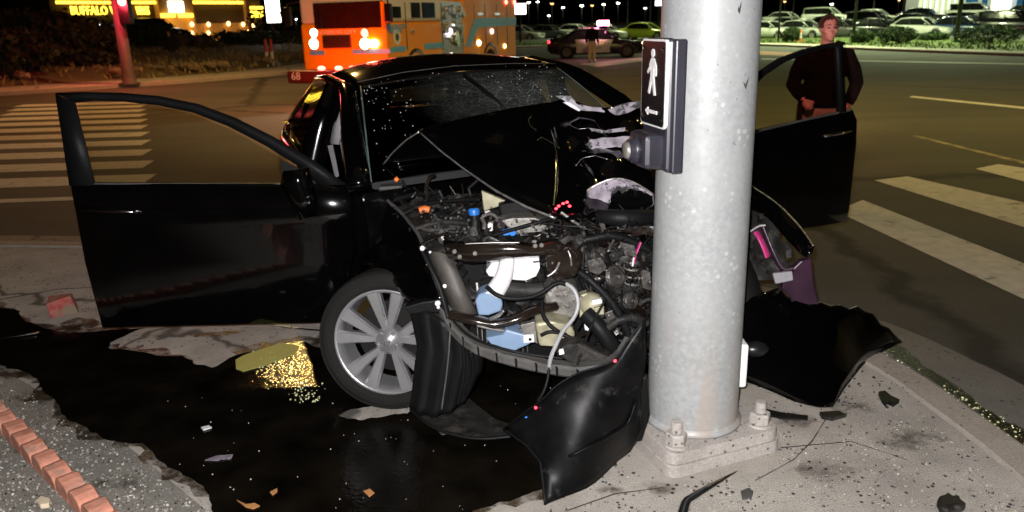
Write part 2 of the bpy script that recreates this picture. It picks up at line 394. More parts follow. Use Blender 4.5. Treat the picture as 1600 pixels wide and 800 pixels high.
# ---------------------------------------------------------------- wet ground
def ragged(px, jit=.018, step=.035, z=.011, seed=0):
    pl = [G(*p) for p in px]; pl.append(pl[0]); pts = dense(pl, step)[:-1]; out = []
    for i, p in enumerate(pts):
        t = (pts[(i+1) % len(pts)]-pts[i-1]).normalized(); nrm = V(-t.y, t.x, 0)
        k = noise.noise(V(p.x*7+seed, p.y*7, seed))*1.6+noise.noise(V(p.x*25, p.y*25, seed+5))*.8
        out.append(V(p.x, p.y, z)+nrm*k*jit)
    return out
def wet_mat(name, c, r, bump, bs, c2=None):
    m = mat(name, c, r, var=.6, vs=5, bump=bump, bs=bs, rv=.05, c2=c2, c2at=.62, c2w=.05, c2s=5, ior=1.33, spec=.22); return m
M['puddle'] = wet_mat('spilled fluid', (.004, .0032, .0022), .05, .15, 55)
M['dusty0'] = mat('dirt packed crack', (.05, .042, .035), .9)
M['soft_stain'] = wet_mat('old soaked stain', (.09, .075, .06), .5, .4, 50)
M['damp'] = wet_mat('damp stained concrete', (.05, .034, .018), .3, .4, 50, c2=(.13, .1, .07))
PUD = [(-90, 474), (0, 483), (25, 487), (45, 505), (70, 517), (110, 523), (165, 519), (235, 513), (205, 522), (175, 538), (172, 547), (230, 554), (280, 560), (312, 573), (335, 578), (362, 560),
       (400, 549), (450, 539), (475, 538), (520, 552), (560, 545), (640, 520), (760, 500), (900, 510), (1040, 560), (1010, 640), (985, 668), (975, 700), (925, 722), (870, 726), (858, 745), (845, 765), (800, 786), (742, 802), (720, 850), (600, 950), (420, 950), (345, 830), (333, 800), (324, 772), (296, 749),
       (250, 726), (222, 696), (176, 698), (116, 661), (83, 629), (51, 587), (0, 573), (-90, 560)]
ISL = [(534, 652), (548, 643), (578, 637), (600, 631), (642, 626), (648, 640), (640, 650), (600, 654), (565, 660)]
def flat(name, loops, m, **k):
    b = MB(); flatl = [p for l in loops for p in l]
    b.add(flatl, [tuple(t) for t in tessellate_polygon(loops)]); return b.build(name, m, **k)
def feather(m, radial=False):                            # thin, patchy wetting: bare concrete shows through
    nt = m.node_tree; N = nt.nodes; out = [n for n in N if n.type == 'OUTPUT_MATERIAL'][0]; p = N['Principled BSDF']; tc = N.new('ShaderNodeTexCoord')
    n = N.new('ShaderNodeTexNoise'); n.inputs['Scale'].default_value = 11; n.inputs['Detail'].default_value = 8; n.inputs['Roughness'].default_value = .7; lk(nt, tc.outputs['Object'], n.inputs['Vector'])
    r_ = N.new('ShaderNodeMapRange'); r_.inputs[1].default_value = .4; r_.inputs[2].default_value = .6; r_.inputs[3].default_value = .15; r_.inputs[4].default_value = .95; lk(nt, n.outputs[0], r_.inputs[0])
    if radial:                             # the stain thins out towards its rim
        d = N.new('ShaderNodeVectorMath'); d.operation = 'DISTANCE'; d.inputs[1].default_value = (.5, .5, 0); sx = N.new('ShaderNodeVectorMath'); sx.operation = 'MULTIPLY'; sx.inputs[1].default_value = (1, 1, 0)
        lk(nt, tc.outputs['Generated'], sx.inputs[0]); lk(nt, sx.outputs[0], d.inputs[0]); e = N.new('ShaderNodeMapRange'); e.inputs[1].default_value = .46; e.inputs[2].default_value = .12; lk(nt, d.outputs['Value'], e.inputs[0])
        r_.inputs[3].default_value = 0; r_.inputs[4].default_value = .75
        mu = N.new('ShaderNodeMath'); mu.operation = 'MULTIPLY'; lk(nt, r_.outputs[0], mu.inputs[0]); lk(nt, e.outputs[0], mu.inputs[1]); r_ = mu
    t = N.new('ShaderNodeBsdfTransparent'); x = N.new('ShaderNodeMixShader'); lk(nt, r_.outputs[0], x.inputs[0]); lk(nt, t.outputs[0], x.inputs[1]); lk(nt, p.outputs[0], x.inputs[2]); lk(nt, x.outputs[0], out.inputs[0])
feather(M['damp']); feather(M['soft_stain'], True)
flat('damp_stain', [ragged([(px+(-13 if px < 300 else 8), py+(9 if py > 560 else -10)) for px, py in PUD], .05, z=.008, seed=3)], M['damp'], kind='structure')
flat('puddle', [ragged(PUD, z=.0115, seed=1), ragged(ISL, .02, .02, z=.0115, seed=2)[::-1]], M['puddle'], kind='structure')
flat('dry_patch', [ragged([(530, 655), (545, 640), (600, 627), (650, 622), (655, 645), (600, 658), (560, 664)], .01, z=.0095, seed=9)], M['concrete'], kind='structure')
for i, q in enumerate(([(95, 508), (120, 498), (145, 500), (165, 508), (140, 516), (105, 517)], [(62, 530), (100, 512), (128, 510), (125, 517), (90, 527)], [(298, 525), (330, 521), (385, 518), (370, 523), (330, 528), (304, 529)], [(212, 543), (225, 540), (228, 544), (215, 548)])):
    flat('oil_stain', [ragged(q, .012, .02, z=.0085, seed=20+i)], M['damp'], kind='structure')
for i, q in enumerate(([(1178, 752), (1240, 718), (1268, 690), (1292, 652), (1293, 652.6), (1269, 691), (1241, 719.4), (1179, 753.6)], [(1218, 700), (1330, 690), (1420, 720), (1421, 721), (1330, 691.2), (1218, 701.3)], [(880, 800), (960, 772), (1040, 762), (1040, 763), (961, 773.4), (882, 801.4)], [(168, 455), (240, 443), (330, 438), (330, 438.6), (240, 444), (168, 456.2)], [(0, 468), (90, 452), (150, 449), (150, 449.8), (90, 453), (0, 469.2)])):
    flat('pavement_crack', [ragged(q, .0012, .015, z=.003, seed=40+i)], M['dusty0'], kind='structure')
for i, (x, y, w, h) in enumerate(((905, 745, 60, 18), (1020, 765, 34, 10), (1240, 660, 50, 16), (1330, 640, 40, 14), (960, 770, 26, 8), (1105, 760, 22, 7), (1420, 690, 60, 22), (1290, 740, 60, 20), (70, 620, 50, 16), (180, 760, 60, 18), (40, 700, 30, 12))):
    flat('oil_stain', [ragged([(x+w*math.cos(R(a))*(1+.3*math.sin(a*7+i)), y+h*math.sin(R(a))) for a in range(0, 360, 24)], .03, .02, z=.0062+.0001*i, seed=60+i)], M['soft_stain'], kind='structure')
# water standing in the gutter of the right street
gp = dense([V(2.13, -1, 0), V(2.13, 1.5, 0), V(2.10, 2.8, 0), V(2.04, 3.45, 0), V(1.97, 3.9, 0)], .04)
ga = [p+V(.002, 0, -.024) for p in gp]
gb = [p+V(.10+.07*noise.noise(V(p.y*3, 0, 1))+.03*noise.noise(V(p.y*14, 0, 2)), 0, -.036) for p in gp]
M['gutter_water'] = wet_mat('wet gutter sludge', (.012, .012, .004), .12, .9, 60)
MB().grid(list(zip(ga, gb))).build('gutter_water', M['gutter_water'], kind='structure')

# ================================================================ signal pole
PX, PY = .74, 2.90
pole = empty('signal_pole', (PX, PY, 0), 0, 'thick galvanised steel signal pole on a bolted square base plate, struck by the black car', 'pole')
sh = MB(); prof = []
for i in range(40):
    z = .105+i*.24; prof.append((.186-.0058*(z), z))
sh.lathe(prof+[(0, prof[-1][1])], 64); sh.build('shaft', M['zinc'], pole, smooth=True)
MB().lathe([(.186, .104), (.2, .104), (.199, .118), (.186, .132)], 48).build('weld_bead', M['zinc'], pole, smooth=True)
M['plate'] = ground_mat('painted pinkish plate', (.37, .335, .31), (.5, .46, .43), sp=(.1, .11, .1), specks=.55, ss=30, s1=6, r=.6, bump=.4)
rot = Matrix.Rotation(R(21), 3, 'Z')
def rplate(h, r, z0, th): return MB().slab([rot @ V(h*0+(sx*(h-r)+r*math.cos(R(a0+15*k))), sy*(h-r)+r*math.sin(R(a0+15*k)), 0)+V(0, .03, z0) for sx, sy, a0 in ((1, 1, 0), (-1, 1, 90), (-1, -1, 180), (1, -1, 270)) for k in range(7)], (0, 0, th))
rplate(.262, .05, .052, .05).build('base_plate', M['plate'], pole, bevel=.007)
rplate(.268, .045, -.01, .06).build('grout_pad', M['plate'], pole, bevel=.006)
for sx, sy in ((-1, -1), (1, -1), (1, 1), (-1, 1)):
    p = rot @ V(sx*.2, sy*.2, 0)+V(0, .03, .1)
    MB().lathe([(0, .012), (.048, .012), (.05, .002), (.05, 0)], 24, Matrix.Translation(p)).build('washer', M['plate'], pole)
    bt = MB().lathe([(0, .058), (.037, .058), (.043, .052), (.043, .012), (.034, .01)], 6, Matrix.Translation(p)).build('nut', M['plate'], pole, bevel=.002)
    pr = [(.0, .105), (.019, .105)]
    for k in range(10): pr += [(.0215, .104-k*.005), (.0185, .1015-k*.005)]
    MB().lathe(pr+[(.0185, .04)], 20, Matrix.Translation(p)).build('anchor_bolt', M['plate'], bt, smooth=False)
# hand hole cover on the street side
f = Frame((0, 0, 0), 0)
hh = at(1161, 565, 2.9)
MB().box((hh.x-PX-.012, 0, hh.z), (.035, .1, .19)).build('handhole_cover', M['white'], pole, bevel=.01)
for (px, py, a) in ((1150, 15, .4), (1162, 132, 1.0)):      # scuffs left by old stickers
    w = at(px, py, 2.78); dx = w.x-PX; rr = .1868-.0058*w.z; dy = -math.sqrt(max(1e-4, rr*rr-dx*dx))
    q = [V(PX*0+math.sin(math.asin(dx/rr)+u)*rr*1.002, -math.cos(math.asin(dx/rr)+u)*rr*1.002, w.z+v) for u, v in ((-.09*a, .012), (-.02, .004), (.07*a, .03), (.05*a, .008), (.0, -.016), (-.05, -.004))]
    MB().poly(q).build('scuff', M['grey_plastic'], pole)
# added luminaire and red signal, unseen above the picture, put in for their light
MB().tube([(0, 0, 8.6), (.4, .6, 9.2), (1.2, 1.9, 9.5)], [.06, .05, .04], 10).build('luminaire_arm', M['zinc'], pole, smooth=True)  # arm of the added luminaire, unseen
lu = MB().box((1.35, 2.1, 9.5), (.3, .65, .14), R(-30)).build('luminaire', M['grey_plastic'], pole, bevel=.04)  # added luminaire, unseen above the picture
MB().ell((1.35, 2.1, 9.43), (.13, .22, .06), 12, 6).build('lamp_lens', mat('added sodium lens', (.9, .6, .3), .3, em=(1, .55, .16), es=30), lu, smooth=True)
lamp('added_mast_spot', 'SPOT', (PX+1.35, PY+2.1, 9.3), (1, .62, .17), 5600, .15, target=(.0, 19, 0), angle=R(68), blend=.5)  # added lamp that brightens the fire engine side and the road
sg = MB().box((.33, .12, 3.0), (.3, .28, .95), R(-28)).build('signal_head', M['black'], pole, bevel=.03)  # invented signal head, made as a source for the officer's red light
for k, mm in ((.3, 'lamp_red'), (0, 'black'), (-.3, 'black')):
    d = Matrix.Rotation(R(-28), 3, 'Z') @ V(0, 1, 0)
    MB().cyl(V(.33, .12, 3+k)+d*.13, V(.33, .12, 3+k)+d*.16, .12, n=20).build('lens', M[mm], sg)
lamp('added_red_spot', 'SPOT', (PX+.33+.13, PY+.12+.26, 3.3), (1, .24, .22), 480, .1, target=(3.08, 7.55, 1.4), angle=R(19), blend=.6)  # added red spot aimed to tint the officer

# ================================================================ pedestrian button with its sign
bf = Frame((.508, 2.757, 0), R(-79))
btn = empty('crosswalk_button', bf.o, bf.rz, 'black pedestrian push button with walking figure sign and left arrow on the grey pole', 'push button')
hs = MB().bb(-.116, .116, .012, .04, 1.19, 1.642).build('housing', M['housing'], btn, bevel=.012)
MB().bb(-.122, .122, .034, .075, 1.185, 1.638).build('back_box', M['housing'], btn, bevel=.006)
def rrect(w, h, r, z0, y, n=6):
    out = []
    for cx, cz, a0 in ((w-r, h-r, 0), (-w+r, h-r, 90), (-w+r, -h+r, 180), (w-r, -h+r, 270)):
        for k in range(n+1):
            a = R(a0+90*k/n); out.append(V(cx+r*math.cos(a), y, z0+cz+r*math.sin(a)))
    return out
sp = MB().slab(rrect(.113, .15, .018, 1.488, .004), (0, .012, 0)).build('sign_panel', M['white'], btn)
MB().slab(rrect(.106, .143, .014, 1.488, .002), (0, .004, 0)).build('black_field', M['black'], sp)
Z0 = 1.535
fg = [(-.006, .052), (.014, .048), (.030, .02), (.034, -.004), (.032, -.026), (.022, -.026), (.021, -.006), (.014, .012), (.012, -.022), (.022, -.07), (.03, -.108), (.016, -.11), (.004, -.068), (-.004, -.05),
      (-.014, -.078), (-.022, -.105), (-.036, -.1), (-.026, -.068), (-.016, -.03), (-.014, .014), (-.024, -.004), (-.04, -.018), (-.046, -.01), (-.03, .01), (-.02, .04)]
S = .8
MB().slab([V(x*S*1.35, -.0005, Z0+z*S) for x, z in fg], (0, .003, 0)).build('walking_figure', M['white'], sp)
MB().cyl((.0, -.0005, Z0+.07*S), (.0, .0025, Z0+.07*S), .0145, n=18).build('figure_head', M['white'], sp)
MB().slab([V(x, -.0005, 1.39+z) for x, z in ((-.062, 0), (-.034, .014), (-.034, .006), (.05, .006), (.05, -.006), (-.034, -.006), (-.034, -.014))], (0, .003, 0)).build('arrow', M['white'], sp)
for x, z in ((.088, 1.605), (.088, 1.37), (-.088, 1.37), (-.088, 1.605)):
    MB().lathe([(0, .004), (.006, .003), (.008, 0)], 12, Matrix.Translation((x, .002, z)) @ Matrix.Rotation(R(90), 4, 'X')).build('screw', M['chrome'], sp)
MB().bb(-.085, .085, -.055, .05, 1.195, 1.32).build('button_housing', M['housing'], btn, bevel=.02)
kb = Matrix.Translation((0, -.05, 1.258)) @ Matrix.Rotation(R(90), 4, 'X')
bz = MB().lathe([(.046, 0), (.05, .008), (.048, .02), (.04, .024), (.038, .034), (.033, .036)], 28, kb).build('bezel', M['housing'], btn, smooth=True)
MB().lathe([(.032, .03), (.032, .042), (.026, .05), (0, .054)], 24, kb).build('button', M['dull'], bz, smooth=True)

# ================================================================ the crashed car
CARM = Matrix.Translation((.27, 3.24, .03)) @ Matrix.Rotation(R(21), 4, 'Z') @ Matrix.Rotation(R(-2.5), 4, 'Y') @ Matrix.Rotation(R(-1.2), 4, 'X')
CF = Frame((.27, 3.24, .03), R(21), CARM)
car = empty('crashed_car', m=CARM, label='black sedan wrapped around the grey signal pole with crushed front and both doors open', cat='car')
def c(px, py, Y): return CF.at(px, py, Y)
def cl(pts): return [c(*p) for p in pts]
def interp(tab, y):
    for (a, *p), (b, *q) in zip(tab, tab[1:]):
        if y <= b: t = (y-a)/(b-a); return [lerp(u, v, t) for u, v in zip(p, q)]
    return list(tab[-1][1:])
# ---- roof, pillars, glass
RT = [(1.46, .585, 1.43), (1.6, .60, 1.475), (1.85, .615, 1.52), (2.2, .615, 1.54), (2.55, .60, 1.515), (2.8, .575, 1.45)]
rows = []
for i in range(15):
    y = 1.46+i*1.34/14; hw, z = interp(RT, y); row = []
    for j in range(13):
        u = -1+j/6; row.append(V(u*hw*(1+.24*max(0, u)), y, z-.055*u*u-.03*u**4))
    rows.append(row)
roof = MB().grid(rows).build('roof', M['paint'], car, smooth=True, solid=.03, off=-1)
MB().tube([(-.53, 1.462, 1.405), (0, 1.44, 1.436), (.65, 1.462, 1.405)], .009, 6).build('header_seal', M['plastic'], roof)
for s in (-1, 1):
    path = [(s*.76, .62, 1.0), (s*.70, 1.0, 1.2), (s*.625, 1.4, 1.365), (s*.605, 1.6, 1.40), (s*.625, 2.1, 1.435), (s*.61, 2.6, 1.41), (s*.585, 2.8, 1.375), (s*.66, 3.1, 1.24), (s*.74, 3.45, 1.08)]
    if s > 0: path = [(x*(1.12 if i == 0 else 1.24), y, z) for i, (x, y, z) in enumerate(path)]
    pl = [V(p) for p in path]; pts = dense(pl, .12)
    MB().tube(pts, [.042+.016*min(1, abs(i-len(pts)*.45)/8) for i in range(len(pts))], 10, flat=.8).build('pillar', M['paint'], car, smooth=True)
    MB().tube([(s*(.625 if s < 0 else .77), 1.78, 1.41), (s*(.74 if s < 0 else .83), 1.78, 1.2), (s*.84, 1.76, .95), (s*.86, 1.74, .55), (s*.85, 1.74, .28)], [.04, .045, .055, .06, .06], 8, flat=1.6).build('centre_pillar', M['paint'], car, smooth=True)
rows = []
for i in range(11):
    t = i/10; hw = lerp(.56, .71, t); row = []
    for j in range(13):
        u = -1+j/6; row.append(V(u*hw*(1+(.24-.1*t)*max(0, u)), lerp(1.48, .70, t)-.09*(1-u*u)*(.3+t*.7), lerp(1.405, 1.0, t)+.03*(1-u*u)+.05*math.sin(math.pi*t)*.5))
    rows.append(row)
rows0 = rows
wsh = MB().grid(rows).build('windshield', M['windshield'], car, smooth=True, weld=True)
wp = [p for r in rows for p in r]
b = MB()
for k in range(260):                       # crumbs of tempered glass caught on the screen
    p = random.choice(wp)*1.0; q = p+V(random.gauss(0, .06), random.gauss(0, .03)-.006, random.gauss(0, .02)); t = (1.48-q.y)/.78
    if not (0 < t < 1) or abs(q.x) > .62: continue
    q.z = lerp(1.405, 1.0, t)+.03+.03*math.sin(math.pi*t)+random.uniform(.0, .02)
    s = random.uniform(.0015, .0042); b.box(q, (s, s, s), Matrix.Rotation(random.random()*3, 3, (random.random()+.1, random.random(), random.random())))
b.build('glass_and_glint_crumbs', M['white'], car, kind='stuff')
rows = [[V((-1+j/5)*lerp(.55, .66, i/5), lerp(2.82, 3.42, i/5), lerp(1.415, 1.07, i/5)+.04*(1-(-1+j/5)**2)) for j in range(11)] for i in range(6)]
MB().grid(rows).build('rear_window', M['glass'], car, smooth=True)
# ---- rear body
SX = [(.24, .80), (.34, .86), (.5, .905), (.68, .925), (.82, .915), (.92, .885), (.985, .84)]
for s in (-1, 1):
    rows = []
    for i in range(13):
        y = 1.8+i*2.17/12; k = 1-.14*max(0, (y-3.2)/.8)**2; row = [V(s*x*k, y, z+(.05*(y-1.8)/2.2 if z > .6 else 0)) for z, x in SX]; rows.append(row)
    MB().grid(rows).build('rear_door' if s < 0 else 'rear_quarter', M['paint'], car, smooth=True, solid=.02)
    MB().tube([(s*.84, .55, .24), (s*.86, 1.2, .23), (s*.85, 2.4, .24)], .065, 8).build('sill', M['paint'], car, smooth=True)
    rows = [[V(s*lerp(.85, lerp(.655, .63, t), u), lerp(1.85, lerp(3.2, 2.7, u), t), lerp(1.0+.03*t, 1.39, u)) for t in (0, .25, .5, .75, 1)] for u in (0, .33, .66, 1)]
    MB().grid(rows).build('side_window', M['glass'], car, smooth=True)
    MB().tube([(s*.865, 1.8, 1.0), (s*.86, 2.6, 1.03), (s*.79, 3.25, 1.07)], .012, 6).build('belt_moulding', M['chrome'], car, smooth=True)
    MB().tube([(s*.71, 2.66, 1.26), (s*.82, 2.62, 1.03)], .02, 6).build('window_bar', M['paint'], car)
    tl = MB().grid([[V(s*(.80-.02*i), 3.72+.25*j/4-.05*i*0, .80+.06*i) for j in range(5)] for i in range(4)]).build('tail_lamp', M['dark_red'], car, smooth=True, solid=.05)
    wr = MB().lathe([(.20, -.1), (.315, -.1), (.325, -.08), (.325, .08), (.315, .1), (.21, .1)], 32, Matrix.Translation((s*.83, 2.8, .27)) @ Matrix.Rotation(R(90), 4, 'Y')).build('rear_wheel', M['rubber'], car, smooth=True)
    MB().lathe([(0, .03), (.06, .06), (.2, .085), (.21, .1)], 24, Matrix.Translation((s*.83, 2.8, .27)) @ Matrix.Rotation(R(90*s), 4, 'Y')).build('rim', M['alloy'], wr, smooth=True)
rows = [[V((-1+j/5)*(.84-.05*i/4), 3.38+i*.15, 1.075+.03*(1-(-1+j/5)**2)-.03*(i/4)**2) for j in range(11)] for i in range(5)]
MB().grid(rows).build('boot_lid', M['paint'], car, smooth=True)
MB().box((0, 3.96, .68), (1.5, .08, .72)).build('rear_bumper', M['paint'], car, bevel=.04)
MB().box((0, 2.2, .23), (1.62, 3.2, .05)).build('floor_pan', M['plastic'], car)
MB().box((0, .62, .6), (1.5, .05, .75)).build('firewall', M['paint'], car)
M['glass_edge'] = mat('greenish glass edge', (.12, .17, .15), .4, var=.3)
MB().tube([r[0]+V(.02, -.012, .006) for r in rows0], .005, 6).build('screen_edge', M['glass_edge'], wsh, smooth=True)
MB().tube([r[-1]+V(-.02, -.012, .006) for r in rows0], .003, 6).build('screen_edge', M['glass_edge'], wsh, smooth=True)
MB().tube([V(.02, 1.30, 1.43), V(.12, 1.12, 1.30), V(.16, 1.0, 1.22)], .012, 6).build('wiper', M['plastic'], wsh, smooth=True)
MB().box((.05, 1.42, 1.33), (.22, .04, .07)).build('rear_view_mirror', M['plastic'], car, bevel=.015)
MB().tube([(-.56, 1.455, 1.437), (-.3, 1.43, 1.468), (0, 1.42, 1.478), (.35, 1.43, 1.462), (.66, 1.45, 1.437)], .0022, 6).build('roof_seam_highlight', M['grey_plastic'], roof, smooth=True)  # grey line paints the reflection along the header gap
# ---- inside
MB().box((0, .98, .9), (1.42, .42, .2)).build('dashboard', M['seat'], car, bevel=.06)
for s in (-1, 1):
    st = MB().box((s*.37, 1.72, .62), (.5, .5, .18)).box((s*.37, 2.02, .92), (.48, .14, .62), Matrix.Rotation(R(-14), 3, 'X')).build('seat', M['seat'], car, bevel=.05)
    MB().box((s*.37, 2.13, 1.29), (.27, .1, .17), Matrix.Rotation(R(-10), 3, 'X')).build('headrest', M['seat'], st, bevel=.04)
MB().lathe([(.185*math.cos(0)+.016*math.cos(a), .016*math.sin(a)) for a in [R(40*k) for k in range(10)]], 28, Matrix.Translation((.37, 1.28, .98)) @ Matrix.Rotation(R(-68), 4, 'X')).build('steering_wheel', M['plastic'], car, smooth=True)
MB().ell((.37, 1.33, 1.0), (.23, .12, .2), 16, 10, jit=.06).build('airbag', M['bag'], car, smooth=True)
MB().ell((-.4, 1.2, 1.02), (.28, .1, .14), 16, 10, jit=.08).build('airbag', M['plastic'], car, smooth=True)
MB().grid([cl([(548, 127, 4.85), (557, 134, 4.83)]), cl([(535, 148, 4.82), (549, 158, 4.8)]), cl([(522, 185, 4.78), (538, 190, 4.76)]), cl([(517, 225, 4.75), (530, 226, 4.73)])]).build('pillar_trim', M['grey_trim'], car, smooth=True, solid=.02)
MB().tube(cl([(536, 222, 4.6), (541, 250, 4.5), (552, 300, 4.3)]), .018, 6, flat=.3).build('seat_belt', M['grey_trim'], car)
MB().slab(cl([(512, 228, 4.5), (520, 226, 4.5), (530, 275, 4.3), (524, 278, 4.3)]), (0, .01, 0)).build('pillar_trim', M['grey_trim'], car)

# ---- hood, buckled into a tent
ridge = cl([(655, 206, 3.58), (688, 197, 3.68), (730, 187, 3.77), (800, 172, 3.86), (858, 163, 3.9)])
front = cl([(655, 206, 3.58), (690, 237, 3.45), (728, 266, 3.32), (775, 298, 3.18), (822, 323, 3.07), (868, 341, 3.0)])
pk = ridge[0]
crease = cl([(858, 163, 3.9), (868, 205, 3.66), (874, 250, 3.42), (872, 300, 3.18), (868, 341, 3.0)])
rows = coons(ridge, front, [pk, pk+V(0, 0, .0005)], crease, 20, 14)
for i, r_ in enumerate(rows):
    for j, p in enumerate(r_):
        w = math.sin(math.pi*i/14)*math.sin(math.pi*j/20); p += V(.02, -.05, .035)*w*(.5+1.3*noise.noise(p*3.1)+.9*abs(noise.noise(p*6.5)))
hood = MB().grid(rows).build('hood', M['paint'], car, smooth=True, solid=.012, off=-1)
cow = [V(x, .74-.1*(1-(x/.7)**2), 1.02) for x in (-.69, -.4, -.1, .2, .5)]
left = [ridge[0]]+cl([(634, 219, 3.63), (612, 240, 3.7), (598, 258, 3.76)])+[cow[0]]
rows = coons(ridge, cow, left, [ridge[-1], cow[-1]], 16, 8)
MB().grid(rows).build('hood_rear_fold', M['paint'], hood, smooth=True, solid=.01, off=1)
M['gilt_highlight'] = mat('dull crease highlight', (.12, .11, .07), .35, .6, var=.4)
M['edge'] = mat('scraped metal edge and highlight', (.42, .4, .39), .3, .8, var=.4, vs=30)
MB().tube(dense(left[::-1][1:], .03), .0035, 6).build('hood_edge', M['edge'], hood, smooth=True)
MB().tube(dense(front, .03), [.0035+.003*(i/(len(dense(front, .03))-1)) for i in range(len(dense(front, .03)))], 6).build('hood_edge', M['edge'], hood, smooth=True)
MB().tube([p+V(-.012, -.012, .004) for p in dense(cl([(861, 168, 3.88), (866, 190, 3.75), (871, 215, 3.6)]), .02)], .0045, 6).build('crease_highlight', M['edge'], hood)  # pale tube paints the gold highlight down the crease
for pts in ([(828, 182, 3.8), (822, 190, 3.74), (825, 200, 3.68), (834, 206, 3.64)], [(836, 222, 3.56), (842, 217, 3.58), (852, 222, 3.54), (870, 234, 3.46)], [(880, 196, 3.66), (900, 205, 3.58), (915, 203, 3.58)], [(895, 262, 3.3), (905, 250, 3.34), (925, 246, 3.34), (945, 252, 3.3)]):
    MB().tube([p+V(0, -.03, .012) for p in dense(cl(pts), .015)], .0013, 5).build('crease_highlight', M['edge' if pts[0][0] > 875 else 'gilt_highlight'], hood, smooth=True)  # thin tubes paint flash highlights along the bends
# crumpled right half
top = cl([(856, 163, 3.9), (885, 156, 3.97), (925, 166, 4.02), (970, 172, 4.05), (1040, 168, 4.1)])
bot = cl([(866, 342, 3.0), (905, 350, 2.97), (955, 338, 3.0), (1000, 340, 3.04), (1045, 332, 3.1)])
rgt = cl([(1040, 168, 4.1), (1045, 230, 3.7), (1040, 280, 3.4), (1045, 332, 3.1)])
rows = coons(top, bot, crease, rgt, 22, 22)
def crump(p, a):
    return noise.noise(p*6+V(3, 1, 2))*a+abs(noise.noise(p*13))*a*.7
for i, r_ in enumerate(rows):
    for j, p in enumerate(r_):
        if 0 < j: p += V(.0, -1, .55)*crump(p, .06)*min(1, j/3)
hc = rows
MB().grid(rows).build('hood_crumple', M['paint'], hood, smooth=True, solid=.01, off=-1)
def patch(name, px, Y, m, parent, thick=.006):
    return MB().slab(cl([(x, y, Y if not callable(Y) else Y(x, y)) for x, y in px]), (0, .006, 0)).build(name, m, parent)
yy = lambda x, y: 3.86-.0052*(y-165)-.04
def rag(pts, j=3, n=4, seed=0):
    out = []; rn = random.Random(seed)
    for (a, b_), (e, f_) in zip(pts, pts[1:]+pts[:1]):
        for k in range(n): out.append((lerp(a, e, k/n)+rn.uniform(-j, j)*(k > 0), lerp(b_, f_, k/n)+rn.uniform(-j, j)*(k > 0)))
    return out
patch('primer_and_sheen_patch', rag([(868, 150), (892, 150), (900, 162), (940, 168), (945, 176), (905, 172), (885, 160)], 1.5, 3, 1), lambda x, y: 3.78, M['primer_and_sheen'], hood)  # pale patch paints a reflection on bent metal, as do the next two
patch('primer_and_sheen_patch', rag([(880, 160), (890, 160), (907, 172), (905, 174)], .8, 2, 2), lambda x, y: 3.76, M['white_plastic'], hood)
patch('primer_and_sheen_patch', rag([(950, 171), (975, 162), (1000, 158), (1002, 168), (975, 178), (962, 180)], 1.2, 3, 3), lambda x, y: 3.78, M['primer_and_sheen'], hood)
patch('primer_and_sheen_patch', rag([(920, 200), (945, 204), (978, 199), (976, 205), (940, 208), (925, 205)], 1, 3, 4), lambda x, y: 3.6, M['primer_and_sheen'], hood)
patch('primer_and_sheen_patch', rag([(914, 226), (922, 218), (950, 215), (988, 213), (988, 229), (950, 231), (925, 233)], 1.5, 3, 5), lambda x, y: 3.5, M['primer_and_sheen'], hood)
arch = [(918+102*k/12, 303-24*math.sin(math.pi*min(1, .08+k/12*.92))) for k in range(13)]
M['primer_and_sheen2'] = M['primer_and_sheen']
patch('primer_and_sheen_patch', arch+rag([(1018, 306), (1003, 298), (985, 294), (972, 303), (966, 297), (954, 309), (950, 325), (940, 321), (930, 312), (921, 314)], 2, 3, 6)[:28], lambda x, y: 3.12, M['primer_and_sheen'], hood)
patch('torn_panel', [(x, y+6) for x, y in arch[1:]]+[(1022, 332), (960, 334), (935, 326)], lambda x, y: 3.135, M['paint'], hood)
MB().tube(cl([(x, y, 3.11) for x, y in [(918, 308)]+arch+[(1022, 325)]]), .004, 6).build('torn_edge', M['edge'], hood, smooth=True)
MB().tube(cl([(932, 338, 3.02), (975, 341, 3.0), (1025, 340, 3.03)]), [.03, .036, .034], 12).build('intake_duct', M['plastic'], car, smooth=True)
for px, py in ((873, 322), (880, 318), (886, 316), (890, 322), (869, 326)):
    MB().ell(c(px, py, 3.0), (.007, .006, .005), 8, 6).build('red_glint', M['lamp_red'], hood)  # self-glowing beads paint the red sparkle reflected on the hood

# ---- left fender (the passenger side) and front wheel
top = cl([(548, 290, 3.72), (572, 290, 3.72), (596, 300, 3.66), (628, 332, 3.45), (652, 362, 3.22), (664, 388, 3.08)])
bot = cl([(524, 503, 3.62), (548, 450, 3.5), (562, 414, 3.46), (585, 413, 3.4), (612, 434, 3.24), (634, 470, 3.1), (662, 473, 3.03), (692, 470, 2.98)])
rows = coons(top, bot, cl([(548, 290, 3.72), (553, 400, 3.66), (524, 503, 3.62)]), cl([(664, 388, 3.08), (682, 430, 3.02), (692, 470, 2.98)]), 18, 14)
fen = MB().grid(rows).build('fender', M['paint'], car, smooth=True, solid=.01)
MB().tube(dense(cl([(590, 300, 3.67), (628, 333, 3.44), (652, 363, 3.21), (664, 388, 3.07)]), .04), .008, 6).build('fender_flange', M['grey_plastic'], fen)
wc = at(614, 537, 3.3); wc.z = .328
ax = V(-.16, -.98, .10).normalized()
WM = CARM.inverted() @ (Matrix.Translation(wc) @ ax.to_track_quat('Z', 'Y').to_matrix().to_4x4())
def put(b, m): b.v = [tuple(m @ V(v)) for v in b.v]; return b
wheel = put(MB().lathe([(.236, -.1), (.262, -.11), (.305, -.108), (.322, -.085), (.327, -.04), (.327, .04), (.322, .082), (.305, .102), (.275, .108), (.252, .1), (.243, .086)], 56), WM).build('front_wheel', M['rubber'], car, smooth=True)
